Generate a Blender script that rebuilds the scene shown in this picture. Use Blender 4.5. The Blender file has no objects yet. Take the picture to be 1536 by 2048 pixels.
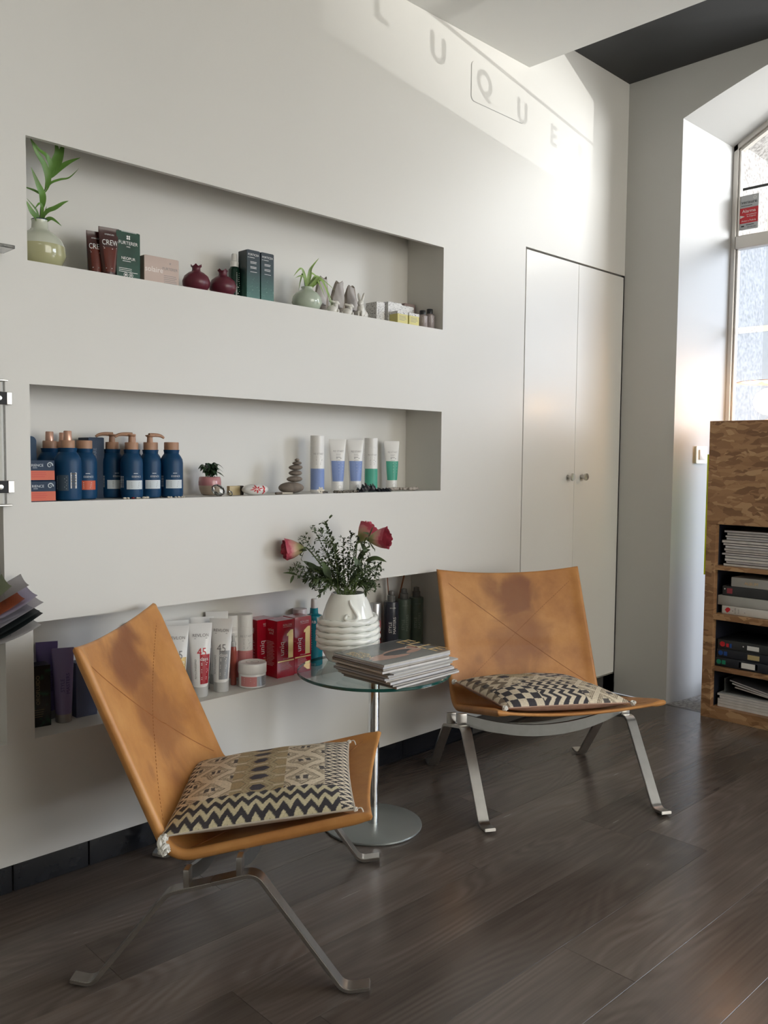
import bpy, bmesh, math, random
import numpy as np
from mathutils import Vector, Matrix
PI = math.pi
S = bpy.context.scene
COL = S.collection
rnd = random.Random(7)

# ------------------------------------------------------------------ camera
cam = bpy.data.objects.new('camera', bpy.data.cameras.new('camera'))
COL.objects.link(cam); S.camera = cam
cam.data.sensor_fit = 'VERTICAL'; cam.data.sensor_height = 36.0
cam.data.lens = 36.0 * 1731.493 / 2048
cam.data.clip_start = 0.05
def cam_matrix(loc, yaw, pitch, roll):
    fw = Vector((math.sin(yaw)*math.cos(pitch), math.cos(yaw)*math.cos(pitch), -math.sin(pitch)))
    rt = Vector((math.cos(yaw), -math.sin(yaw), 0)); up = rt.cross(fw)
    r2 = math.cos(roll)*rt + math.sin(roll)*up; u2 = -math.sin(roll)*rt + math.cos(roll)*up
    m = Matrix((r2, u2, -fw)).transposed().to_4x4(); m.translation = loc
    return m
cam.matrix_world = cam_matrix((-0.8829, -2.1242, 1.11), 0.7814, 0.0620, 0.0096)

# ------------------------------------------------------------------ world, lights, exposure
S.view_settings.view_transform = 'Standard'; S.view_settings.look = 'None'
S.view_settings.gamma = 1.0; S.view_settings.use_curve_mapping = False
S.view_settings.exposure = 0.18
S.cycles.max_bounces = 10; S.cycles.diffuse_bounces = 6; S.cycles.glossy_bounces = 4
S.cycles.transmission_bounces = 8; S.cycles.transparent_max_bounces = 12
S.cycles.caustics_reflective = False; S.cycles.caustics_refractive = False
W = bpy.data.worlds.new('overcast_sky'); S.world = W; W.use_nodes = True
bg = W.node_tree.nodes['Background']
bg.inputs[0].default_value = (0.90, 0.95, 1.0, 1); bg.inputs[1].default_value = 0.36

def area(name, loc, rot, sx, sy, power, color=(1, 1, 1), portal=False):
    l = bpy.data.lights.new(name, 'AREA'); l.shape = 'RECTANGLE'; l.size = sx; l.size_y = sy
    l.energy = power; l.color = color
    if portal: l.cycles.is_portal = True
    o = bpy.data.objects.new(name, l); o.location = loc; o.rotation_euler = rot; COL.objects.link(o)
    return o
# daylight: portal for the sky seen through the arched window, light on its frosted lower panes, and the next shop window along the street wall
area('arched_window_portal', (3.24, -1.10, 2.38), (0, PI/2, 0), 0.5, 1.5, 1, portal=True)
area('street_daylight', (9.0, -9.5, 3.3), (0, 0, 0), 8.0, 5.0, 3900, (0.97, 0.985, 1.0)).rotation_euler = Vector((8.0, -9.5, 2.1)).to_track_quat('Z', 'Y').to_euler()
area('sunlit_pavement', (5.6, -3.2, 0.05), (0, 0, 0), 4.0, 4.0, 260, (1.0, 0.98, 0.94)).rotation_euler = Vector((-0.75, 0.25, 1.0)).to_track_quat('-Z', 'Y').to_euler()
# low sun glancing off a parked car throws the lettered upper pane onto the top of the wall
gl = bpy.data.lights.new('sun_glint', 'SPOT'); gl.energy = 2100; gl.color = (1.0, 0.98, 0.95); gl.spot_size = math.radians(13); gl.spot_blend = 0.9; gl.shadow_soft_size = 0.007
go = bpy.data.objects.new('sun_glint', gl); COL.objects.link(go); go.location = (8.0, -5.0, 1.55)
go.rotation_euler = (Vector((3.19, -1.15, 2.72))-Vector((8.0, -5.0, 1.55))).to_track_quat('-Z', 'Y').to_euler()
# the sun stands behind this house and lights the house fronts across the street
area('sun_on_opposite_houses', (6.5, -2.0, 7.5), (0, 0, 0), 10.0, 3.0, 750, (1.0, 0.98, 0.94)).rotation_euler = Vector((6.5, 1.0, -5.0)).to_track_quat('-Z', 'Y').to_euler()
# added fill light at the windowless back wall, behind the camera
area('rear_fill', (1.3, -4.9, 1.6), (-PI/2, 0, 0), 2.6, 2.2, 118, (1.0, 0.985, 0.95))
# added soft fill under the rear ceiling, where no lamp is known
area('ceiling_fill', (-1.6, -3.6, 2.62), (0, 0, 0), 1.2, 1.2, 8, (1.0, 0.93, 0.84))

# ------------------------------------------------------------------ helpers
MATS = {}
def nmat(name):
    m = bpy.data.materials.new(name); m.use_nodes = True
    nt = m.node_tree; b = nt.nodes['Principled BSDF']
    MATS[name] = m
    return m, nt, b
def N(nt, kind, **kw):
    n = nt.nodes.new(kind)
    for k, v in kw.items():
        if k.startswith('i_'): n.inputs[k[2:].replace('_', ' ')].default_value = v
        else: setattr(n, k, v)
    return n
def ramp(nt, stops):
    r = nt.nodes.new('ShaderNodeValToRGB'); e = r.color_ramp.elements
    while len(e) < len(stops): e.new(0.5)
    for k, (p, c) in enumerate(stops): e[k].position = p; e[k].color = (*c, 1)
    return r
def plain(name, col, rough=0.5, metal=0.0, var=0.06, scale=9, bump=0.0, coat=0.0, **kw):
    """solid colour with a faint procedural mottling"""
    m, nt, b = nmat(name)
    tc = N(nt, 'ShaderNodeTexCoord'); no = N(nt, 'ShaderNodeTexNoise'); no.inputs['Scale'].default_value = scale
    no.inputs['Detail'].default_value = 4
    nt.links.new(tc.outputs['Object'], no.inputs['Vector'])
    r = ramp(nt, [(0.3, tuple(c*(1-var) for c in col)), (0.7, tuple(min(1, c*(1+var)) for c in col))])
    nt.links.new(no.outputs['Fac'], r.inputs['Fac']); nt.links.new(r.outputs['Color'], b.inputs['Base Color'])
    b.inputs['Roughness'].default_value = rough; b.inputs['Metallic'].default_value = metal
    b.inputs['Coat Weight'].default_value = coat
    for k, v in kw.items(): b.inputs[k.replace('_', ' ')].default_value = v
    if bump:
        bp = N(nt, 'ShaderNodeBump'); bp.inputs['Strength'].default_value = bump; bp.inputs['Distance'].default_value = 0.002
        n2 = N(nt, 'ShaderNodeTexNoise'); n2.inputs['Scale'].default_value = scale*22
        nt.links.new(tc.outputs['Object'], n2.inputs['Vector'])
        nt.links.new(n2.outputs['Fac'], bp.inputs['Height']); nt.links.new(bp.outputs['Normal'], b.inputs['Normal'])
    return m

def mesh_from(bm, name):
    me = bpy.data.meshes.new(name); bm.normal_update(); bm.to_mesh(me); bm.free(); return me
def obj(name, geo, mat, parent=None, loc=(0, 0, 0), rot=(0, 0, 0), smooth=35):
    me = geo if isinstance(geo, bpy.types.Mesh) else mesh_from(geo, name)
    if mat and not me.materials: me.materials.append(mat)
    if smooth and len(me.polygons):
        me.polygons.foreach_set('use_smooth', [True]*len(me.polygons))
        try: me.set_sharp_from_angle(angle=math.radians(smooth))
        except Exception: pass
    o = bpy.data.objects.new(name, me); COL.objects.link(o)
    o.location = loc; o.rotation_euler = rot
    if parent: o.parent = parent
    return o
def tag(o, label, cat, group=None, kind=None):
    o['label'] = label; o['category'] = cat
    if group: o['group'] = group
    if kind: o['kind'] = kind
    return o
def thing(name, label, cat, loc=(0, 0, 0), rz=0.0, group=None):
    o = bpy.data.objects.new(name, None); COL.objects.link(o); o.empty_display_size = 0.05
    o.location = loc; o.rotation_euler = (0, 0, rz)
    return tag(o, label, cat, group)
def struct(name, geo, mat, parent=None, smooth=0, **kw):
    o = obj(name, geo, mat, parent, smooth=smooth, **kw)
    if not parent: o['kind'] = 'structure'
    return o
def dup(root, loc, rz, label, group=None):
    def cp(o, par):
        c = o.copy(); COL.objects.link(c); c.parent = par
        for k in o.children: cp(k, c)
        return c
    kids = list(root.children); r = root.copy(); COL.objects.link(r)
    for k in kids: cp(k, r)
    r.location = loc; r.rotation_euler = (0, 0, rz); r['label'] = label
    if group: r['group'] = group
    return r
def box(x0, x1, y0, y1, z0, z1, bev=0.0, seg=2, bm=None):
    own = bm is None
    if own: bm = bmesh.new()
    r = bmesh.ops.create_cube(bm, size=1.0, matrix=Matrix.Translation(((x0+x1)/2, (y0+y1)/2, (z0+z1)/2)) @ Matrix.Diagonal((x1-x0, y1-y0, z1-z0, 1)))
    if bev:
        es = list({e for v in r['verts'] for e in v.link_edges})
        bmesh.ops.bevel(bm, geom=es, offset=bev, segments=seg, affect='EDGES', profile=0.5)
    return bm
def lathe(prof, seg=28, bm=None, off=(0, 0, 0)):
    bm = bm or bmesh.new(); rings = []
    for r, z in prof:
        if r < 1e-6: rings.append([bm.verts.new((off[0], off[1], off[2]+z))])
        else: rings.append([bm.verts.new((off[0]+r*math.cos(2*PI*k/seg), off[1]+r*math.sin(2*PI*k/seg), off[2]+z)) for k in range(seg)])
    for a, b in zip(rings, rings[1:]):
        for k in range(seg):
            k2 = (k+1) % seg
            if len(a) == 1 and len(b) == 1: continue
            if len(a) == 1: bm.faces.new((a[0], b[k2], b[k]))
            elif len(b) == 1: bm.faces.new((a[k], a[k2], b[0]))
            else: bm.faces.new((a[k], a[k2], b[k2], b[k]))
    bmesh.ops.recalc_face_normals(bm, faces=bm.faces[:])
    return bm
def frames(pts):
    P = [Vector(p) for p in pts]; T = []
    for i in range(len(P)):
        t = P[min(i+1, len(P)-1)] - P[max(i-1, 0)]; T.append(t.normalized() if t.length > 1e-9 else Vector((0, 0, 1)))
    n = T[0].orthogonal().normalized(); out = []
    for i, t in enumerate(T):
        n = (n - t*n.dot(t)); n = n.normalized() if n.length > 1e-6 else t.orthogonal().normalized()
        out.append((P[i], t, n, t.cross(n)))
    return out
def tube(pts, rad, seg=8, bm=None, caps=True, rfun=None):
    bm = bm or bmesh.new(); rings = []; F = frames(pts)
    for i, (p, t, n, b) in enumerate(F):
        r = rad[i] if isinstance(rad, (list, tuple)) else rad
        ring = []
        for k in range(seg):
            a = 2*PI*k/seg; rr = r*(rfun(i, a) if rfun else 1)
            ring.append(bm.verts.new(p + (n*math.cos(a)+b*math.sin(a))*rr))
        rings.append(ring)
    for a, b in zip(rings, rings[1:]):
        for k in range(seg): bm.faces.new((a[k], a[(k+1) % seg], b[(k+1) % seg], b[k]))
    if caps:
        bm.faces.new(rings[0][::-1]); bm.faces.new(rings[-1])
    bmesh.ops.recalc_face_normals(bm, faces=bm.faces[:])
    return bm
def smoothpath(pts, n=8):
    P = [Vector(p) for p in pts]; out = []
    for i in range(len(P)-1):
        p0 = P[max(i-1, 0)]; p1 = P[i]; p2 = P[i+1]; p3 = P[min(i+2, len(P)-1)]
        for k in range(n):
            t = k/n
            out.append(0.5*((2*p1) + (p2-p0)*t + (2*p0-5*p1+4*p2-p3)*t*t + (3*p1-p0-3*p2+p3)*t**3))
    out.append(P[-1]); return out
def fillet(pts, radii, n=6):
    """2-D polyline with rounded corners"""
    P = [Vector(p) for p in pts]; out = [P[0]]
    for i in range(1, len(P)-1):
        a = (P[i-1]-P[i]); b = (P[i+1]-P[i]); la, lb = a.length, b.length; a.normalize(); b.normalize()
        ang = math.acos(max(-1, min(1, a.dot(b)))); r = radii[i-1]
        d = min(r/math.tan(ang/2), la*0.49, lb*0.49); r = d*math.tan(ang/2)
        if d < 1e-6: out.append(P[i]); continue
        c = P[i] + (a+b).normalized()*(r/math.sin(ang/2))
        s = P[i]+a*d; e = P[i]+b*d
        v0 = s-c; a0 = math.atan2(v0.y, v0.x); v1 = e-c; a1 = math.atan2(v1.y, v1.x)
        da = (a1-a0+PI) % (2*PI)-PI
        for k in range(n+1): out.append(c+Vector((math.cos(a0+da*k/n), math.sin(a0+da*k/n)))*r)
    out.append(P[-1]); return out
def bar2d(path, th, y0, y1, bm=None, bev=0.0):
    """flat bar: (u, z) centre line thickened by th and extruded from y0 to y1"""
    bm = bm or bmesh.new(); n = len(path); rings = []
    for i in range(n):
        t = (path[min(i+1, n-1)]-path[max(i-1, 0)]).normalized(); nn = Vector((-t.y, t.x))
        a = path[i]+nn*th/2; b = path[i]-nn*th/2
        rings.append([bm.verts.new((a.x, y0, a.y)), bm.verts.new((a.x, y1, a.y)), bm.verts.new((b.x, y1, b.y)), bm.verts.new((b.x, y0, b.y))])
    for a, b in zip(rings, rings[1:]):
        for k in range(4): bm.faces.new((a[k], a[(k+1) % 4], b[(k+1) % 4], b[k]))
    bm.faces.new(rings[0][::-1]); bm.faces.new(rings[-1])
    bmesh.ops.recalc_face_normals(bm, faces=bm.faces[:])
    if bev:
        es = [e for e in bm.edges if len(e.link_faces) == 2 and e.calc_face_angle(0) > 1.0]
        bmesh.ops.bevel(bm, geom=es, offset=bev, segments=2, affect='EDGES')
    return bm
def grid(f, nu, nv, bm=None, closed_u=False):
    bm = bm or bmesh.new()
    V = [[bm.verts.new(f(i/nu, j/nv)) for j in range(nv+1)] for i in range(nu+(0 if closed_u else 1))]
    for i in range(nu):
        for j in range(nv):
            a = V[i]; b = V[(i+1) % len(V)]
            bm.faces.new((a[j], b[j], b[j+1], a[j+1]))
    return bm
def blade(pts, width, fold=0.25, n=6, up=(0, 0, 1), bm=None, tip=0.0, pw=0.75):
    """a leaf: strip along a path, widest near the middle, folded along its midrib"""
    P = smoothpath(pts, n); bm = bm or bmesh.new(); rows = []; U = Vector(up)
    for i, p in enumerate(P):
        t = (P[min(i+1, len(P)-1)]-P[max(i-1, 0)]).normalized(); s = t.cross(U)
        s = s.normalized() if s.length > 1e-4 else t.orthogonal().normalized()
        nn = s.cross(t); f = i/(len(P)-1)
        w = width*0.5*max(0.02, math.sin(PI*min(1, f**pw)))
        rows.append([bm.verts.new(p-s*w+nn*w*fold), bm.verts.new(p), bm.verts.new(p+s*w+nn*w*fold)])
    for a, b in zip(rows, rows[1:]):
        bm.faces.new((a[0], a[1], b[1], b[0])); bm.faces.new((a[1], a[2], b[2], b[1]))
    return bm
def remeshed(bm, name, voxel, smooth_it=4):
    me = mesh_from(bm, name); o = bpy.data.objects.new(name, me); COL.objects.link(o)
    r = o.modifiers.new('r', 'REMESH'); r.mode = 'VOXEL'; r.voxel_size = voxel
    s = o.modifiers.new('s', 'SMOOTH'); s.iterations = smooth_it; s.factor = 0.5
    dg = bpy.context.evaluated_depsgraph_get(); dg.update()
    m2 = bpy.data.meshes.new_from_object(o.evaluated_get(dg)); bpy.data.objects.remove(o)
    return m2
def ellipsoid(bm, c, r, rot=None, seg=16):
    m = Matrix.Translation(c) @ (rot.to_matrix().to_4x4() if rot else Matrix()) @ Matrix.Diagonal((*r, 1))
    bmesh.ops.create_uvsphere(bm, u_segments=seg, v_segments=seg//2+2, radius=1.0, matrix=m); return bm

# ---- lettering (flat print): glyph outlines cached once, merged into one mesh per item
_TX = {}
def glyphs(s):
    if s in _TX: return _TX[s]
    cu = bpy.data.curves.new('t', 'FONT'); cu.body = s; cu.size = 1; cu.resolution_u = 3; cu.fill_mode = 'FRONT'
    o = bpy.data.objects.new('t', cu); COL.objects.link(o)
    dg = bpy.context.evaluated_depsgraph_get(); dg.update()
    me = bpy.data.meshes.new_from_object(o.evaluated_get(dg)); bpy.data.objects.remove(o)
    v = [(p.co.x, p.co.y) for p in me.vertices]; f = [tuple(q.vertices) for q in me.polygons]
    bpy.data.meshes.remove(me); bpy.data.curves.remove(cu)
    _TX[s] = (v, f); return _TX[s]
class Print:
    def __init__(self): self.v = []; self.f = []
    def add(self, s, x, z, size, rot=0.0, sx=1.0, align='C'):
        v, f = glyphs(s)
        if not v: return self
        x0 = min(p[0] for p in v); x1 = max(p[0] for p in v); b = len(self.v)
        o = {'C': (x0+x1)/2, 'L': x0, 'R': x1}[align]; c, sn = math.cos(rot), math.sin(rot)
        for px, pz in v:
            a = (px-o)*size*sx; d = pz*size
            self.v.append((x+a*c-d*sn, z+a*sn+d*c))
        self.f += [tuple(b+i for i in q) for q in f]; return self
    def rect(self, x0, x1, z0, z1, nx=1):
        for k in range(nx):
            a = x0+(x1-x0)*k/nx; c = x0+(x1-x0)*(k+1)/nx; b = len(self.v)
            self.v += [(a, z0), (c, z0), (c, z1), (a, z1)]; self.f.append((b, b+1, b+2, b+3))
        return self
    def poly(self, pts):
        b = len(self.v); self.v += list(pts); self.f.append(tuple(range(b, b+len(pts)))); return self
    def disc(self, x, z, r, r0=0.0, n=20):
        for k in range(n):
            a, c = 2*PI*k/n, 2*PI*(k+1)/n
            self.poly([(x+r0*math.cos(a), z+r0*math.sin(a)), (x+r*math.cos(a), z+r*math.sin(a)), (x+r*math.cos(c), z+r*math.sin(c)), (x+r0*math.cos(c), z+r0*math.sin(c))])
        return self
    def lines(self, x0, x1, z, dz, n, h, seed=0, ragged=0.35):
        r = random.Random(seed)
        for k in range(n): self.rect(x0, x1-(x1-x0)*ragged*r.random(), z-k*dz, z-k*dz+h)
        return self
    def barcode(self, x0, x1, z0, z1, horizontal=False, seed=1):
        r = random.Random(seed); t = 0.0
        while t < 1:
            w = r.choice((0.03, 0.05, 0.08))
            if horizontal: self.rect(x0, x1, z0+(z1-z0)*t, z0+(z1-z0)*min(1, t+w))
            else: self.rect(x0+(x1-x0)*t, x0+(x1-x0)*min(1, t+w), z0, z1)
            t += w+r.choice((0.03, 0.05))
        return self
    def build(self, parent, mat, surf, name='lettering'):
        me = bpy.data.meshes.new(name); me.from_pydata([surf(x, z) for x, z in self.v], [], self.f); me.update()
        return obj(name, me, mat, parent, smooth=0)
def flat(d): return lambda x, z: (x, -d-0.0004, z)                 # a face looking at -Y
def wrap(rf, off=0.0004):
    def f(x, z):
        rx, ry = rf(z); a = x/max(rx, 1e-4); return ((rx+off)*math.sin(a), -(ry+off)*math.cos(a), z)
    return f
def patch(rf, z0, z1, a0, a1, off=0.0003, nz=8, na=14):
    def f(u, v):
        z = z0+(z1-z0)*v; a = a0+(a1-a0)*u; rx, ry = rf(z); return ((rx+off)*math.sin(a), -(ry+off)*math.cos(a), z)
    return grid(f, na, nz)

# ------------------------------------------------------------------ materials
WALL = plain('wall_paint', (0.68, 0.665, 0.625), 0.42, var=0.012, scale=2.2)
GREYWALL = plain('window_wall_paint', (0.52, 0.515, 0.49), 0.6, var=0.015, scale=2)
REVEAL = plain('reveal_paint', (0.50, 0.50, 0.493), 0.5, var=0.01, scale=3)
CEIL = plain('ceiling_paint', (0.70, 0.70, 0.67), 0.7, var=0.01, scale=2)
DARKCEIL = plain('dark_ceiling_paint', (0.022, 0.023, 0.025), 0.55, var=0.1, scale=3)
LACQ = plain('door_lacquer', (0.68, 0.665, 0.625), 0.36, var=0.01, scale=2, coat=0.12, Coat_Roughness=0.2, Specular_IOR_Level=0.35)
DARK = plain('dark_gap', (0.05, 0.045, 0.04), 0.8)
TILE = plain('black_tile', (0.012, 0.013, 0.016), 0.12, var=0.2, scale=20)
STEEL = plain('brushed_steel', (0.56, 0.545, 0.52), 0.28, 1.0, var=0.05, scale=40)
SHADESTEEL = plain('shaded_steel', (0.22, 0.22, 0.21), 0.38, 0.9, var=0.05, scale=40)  # darker copy of the steel: shade under the seat put into the colour
CHROME = plain('chrome', (0.75, 0.75, 0.74), 0.1, 1.0, var=0.01)
ALU = plain('window_frame_metal', (0.60, 0.57, 0.53), 0.35, 0.55, var=0.03, scale=6)
BLACKP = plain('black_plastic', (0.015, 0.015, 0.017), 0.35)
WHITEP = plain('white_plastic', (0.80, 0.79, 0.77), 0.32, var=0.01)
CREAMP = plain('cream_switch_plastic', (0.82, 0.80, 0.72), 0.35, var=0.01)
WHITEINK = plain('white_print', (0.78, 0.78, 0.76), 0.5, var=0.0)
GREYINK = plain('grey_print', (0.25, 0.24, 0.24), 0.5, var=0.0)
BLACKINK = plain('black_print', (0.03, 0.03, 0.03), 0.5, var=0.0)
GOLD = plain('gold_foil_print', (0.83, 0.60, 0.26), 0.3, 0.7, var=0.05)
REDINK = plain('red_print', (0.55, 0.02, 0.03), 0.45, var=0.02)
PAPER = plain('paper_edges', (0.62, 0.60, 0.56), 0.75, var=0.12, scale=60)

def glass(name, tint, rough=0.0, refl=1.0):
    m, nt, b = nmat(name); nt.nodes.remove(b); out = nt.nodes['Material Output']
    tr = N(nt, 'ShaderNodeBsdfTransparent'); tr.inputs[0].default_value = (*tint, 1)
    gl = N(nt, 'ShaderNodeBsdfGlossy'); gl.inputs['Roughness'].default_value = rough
    fr = N(nt, 'ShaderNodeFresnel'); fr.inputs[0].default_value = 1.5
    no = N(nt, 'ShaderNodeTexNoise'); no.inputs['Scale'].default_value = 3.0
    bp = N(nt, 'ShaderNodeBump'); bp.inputs['Strength'].default_value = 0.02; bp.inputs['Distance'].default_value = 0.001
    nt.links.new(no.outputs['Fac'], bp.inputs['Height']); nt.links.new(bp.outputs['Normal'], gl.inputs['Normal'])
    mx = N(nt, 'ShaderNodeMixShader'); ml = N(nt, 'ShaderNodeMath', operation='MULTIPLY'); ml.inputs[1].default_value = refl
    nt.links.new(fr.outputs[0], ml.inputs[0]); nt.links.new(ml.outputs[0], mx.inputs[0])
    nt.links.new(tr.outputs[0], mx.inputs[1]); nt.links.new(gl.outputs[0], mx.inputs[2]); nt.links.new(mx.outputs[0], out.inputs[0])
    return m
GLASS = glass('clear_glass', (0.97, 0.985, 0.98))
DIMMING_GLASS = glass('dimming_window_glass', (0.80, 0.81, 0.81))  # grey tint added to hold back daylight through the upper pane
GREENGLASS = glass('table_glass', (0.90, 0.96, 0.94))
GLASSEDGE = plain('green_glass_edge', (0.006, 0.060, 0.050), 0.10, var=0.2, scale=12)
ACRYL = glass('clear_acrylic', (0.90, 0.91, 0.92), 0.05)
CRYSTAL = glass('crystal_glass', (0.86, 0.88, 0.88), 0.02, 2.5)
def frosted(name, col, trans, tcol=(0.34, 0.375, 0.42)):
    m, nt, b = nmat(name); nt.nodes.remove(b); out = nt.nodes['Material Output']
    t1 = N(nt, 'ShaderNodeBsdfTranslucent'); no = N(nt, 'ShaderNodeTexNoise'); no.inputs['Scale'].default_value = 1.2
    r = ramp(nt, [(0.3, tuple(c*0.97 for c in tcol)), (0.7, tcol)]); nt.links.new(no.outputs['Fac'], r.inputs[0]); nt.links.new(r.outputs[0], t1.inputs[0])
    t2 = N(nt, 'ShaderNodeBsdfTransparent'); t2.inputs[0].default_value = (*col, 1)
    t3 = N(nt, 'ShaderNodeBsdfDiffuse'); t3.inputs[0].default_value = (*col, 1)
    m1 = N(nt, 'ShaderNodeMixShader'); m1.inputs[0].default_value = trans
    m2 = N(nt, 'ShaderNodeMixShader'); m2.inputs[0].default_value = 0.10
    nt.links.new(t1.outputs[0], m1.inputs[1]); nt.links.new(t2.outputs[0], m1.inputs[2])
    nt.links.new(m1.outputs[0], m2.inputs[1]); nt.links.new(t3.outputs[0], m2.inputs[2]); nt.links.new(m2.outputs[0], out.inputs[0])
    return m
FROST = frosted('frosted_glass_film', (0.80, 0.835, 0.89), 0.74)

def wood_floor():
    m, nt, b = nmat('dark_oak_planks'); L = nt.links.new
    tc = N(nt, 'ShaderNodeTexCoord'); oi = N(nt, 'ShaderNodeObjectInfo')
    sc = N(nt, 'ShaderNodeVectorMath', operation='SCALE'); sc.inputs['Scale'].default_value = 37.0
    cb = N(nt, 'ShaderNodeCombineXYZ'); L(oi.outputs['Random'], cb.inputs[0]); L(oi.outputs['Random'], cb.inputs[1]); L(oi.outputs['Random'], cb.inputs[2])
    L(cb.outputs[0], sc.inputs[0])
    ad = N(nt, 'ShaderNodeVectorMath', operation='ADD'); L(tc.outputs['Object'], ad.inputs[0]); L(sc.outputs[0], ad.inputs[1])
    mp = N(nt, 'ShaderNodeMapping'); mp.inputs['Scale'].default_value = (0.75, 3.6, 1); L(ad.outputs[0], mp.inputs[0])
    n1 = N(nt, 'ShaderNodeTexNoise'); n1.inputs['Scale'].default_value = 1.3; n1.inputs['Detail'].default_value = 1.2; n1.inputs['Distortion'].default_value = 0.35; L(mp.outputs[0], n1.inputs['Vector'])
    mu = N(nt, 'ShaderNodeMath', operation='MULTIPLY'); mu.inputs[1].default_value = 135.0; L(n1.outputs['Fac'], mu.inputs[0])
    si = N(nt, 'ShaderNodeMath', operation='SINE'); L(mu.outputs[0], si.inputs[0])
    mr = N(nt, 'ShaderNodeMapRange'); mr.inputs[1].default_value = -1; L(si.outputs[0], mr.inputs[0])
    mp2 = N(nt, 'ShaderNodeMapping'); mp2.inputs['Scale'].default_value = (3, 130, 1); L(ad.outputs[0], mp2.inputs[0])
    n2 = N(nt, 'ShaderNodeTexNoise'); n2.inputs['Scale'].default_value = 1.0; n2.inputs['Detail'].default_value = 5; L(mp2.outputs[0], n2.inputs['Vector'])
    mp3 = N(nt, 'ShaderNodeMapping'); mp3.inputs['Scale'].default_value = (1.6, 7, 1); L(ad.outputs[0], mp3.inputs[0])
    n3 = N(nt, 'ShaderNodeTexNoise'); n3.inputs['Scale'].default_value = 1.6; n3.inputs['Detail'].default_value = 3; L(mp3.outputs[0], n3.inputs['Vector'])
    # how strongly the ring pattern shows varies along the board
    st = N(nt, 'ShaderNodeMapRange'); st.inputs[1].default_value = 0.42; st.inputs[2].default_value = 0.62; st.inputs[3].default_value = 0.05; st.inputs[4].default_value = 0.38; L(n3.outputs['Fac'], st.inputs[0])
    mxg = N(nt, 'ShaderNodeMix'); L(st.outputs[0], mxg.inputs[0]); L(n2.outputs['Fac'], mxg.inputs[2]); L(mr.outputs[0], mxg.inputs[3])
    r = ramp(nt, [(0.1, (0.082, 0.063, 0.053)), (0.5, (0.112, 0.089, 0.075)), (0.9, (0.140, 0.114, 0.098))]); L(mxg.outputs[0], r.inputs[0])
    tone = N(nt, 'ShaderNodeMapRange'); tone.inputs[3].default_value = 0.78; tone.inputs[4].default_value = 1.22; L(oi.outputs['Random'], tone.inputs[0])
    t3 = N(nt, 'ShaderNodeMapRange'); t3.inputs[1].default_value = 0.3; t3.inputs[2].default_value = 0.7; t3.inputs[3].default_value = 0.8; t3.inputs[4].default_value = 1.15; L(n3.outputs['Fac'], t3.inputs[0])
    mm = N(nt, 'ShaderNodeMath', operation='MULTIPLY'); L(tone.outputs[0], mm.inputs[0]); L(t3.outputs[0], mm.inputs[1])
    vs = N(nt, 'ShaderNodeVectorMath', operation='SCALE'); L(r.outputs[0], vs.inputs[0]); L(mm.outputs[0], vs.inputs['Scale'])
    L(vs.outputs[0], b.inputs['Base Color'])
    rr = N(nt, 'ShaderNodeMapRange'); rr.inputs[3].default_value = 0.17; rr.inputs[4].default_value = 0.30; L(mxg.outputs[0], rr.inputs[0]); L(rr.outputs[0], b.inputs['Roughness'])
    bp = N(nt, 'ShaderNodeBump'); bp.inputs['Strength'].default_value = 0.22; bp.inputs['Distance'].default_value = 0.0012; L(mxg.outputs[0], bp.inputs['Height']); L(bp.outputs[0], b.inputs['Normal'])
    b.inputs['Specular IOR Level'].default_value = 0.55
    return m
FLOOR = wood_floor()

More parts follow.
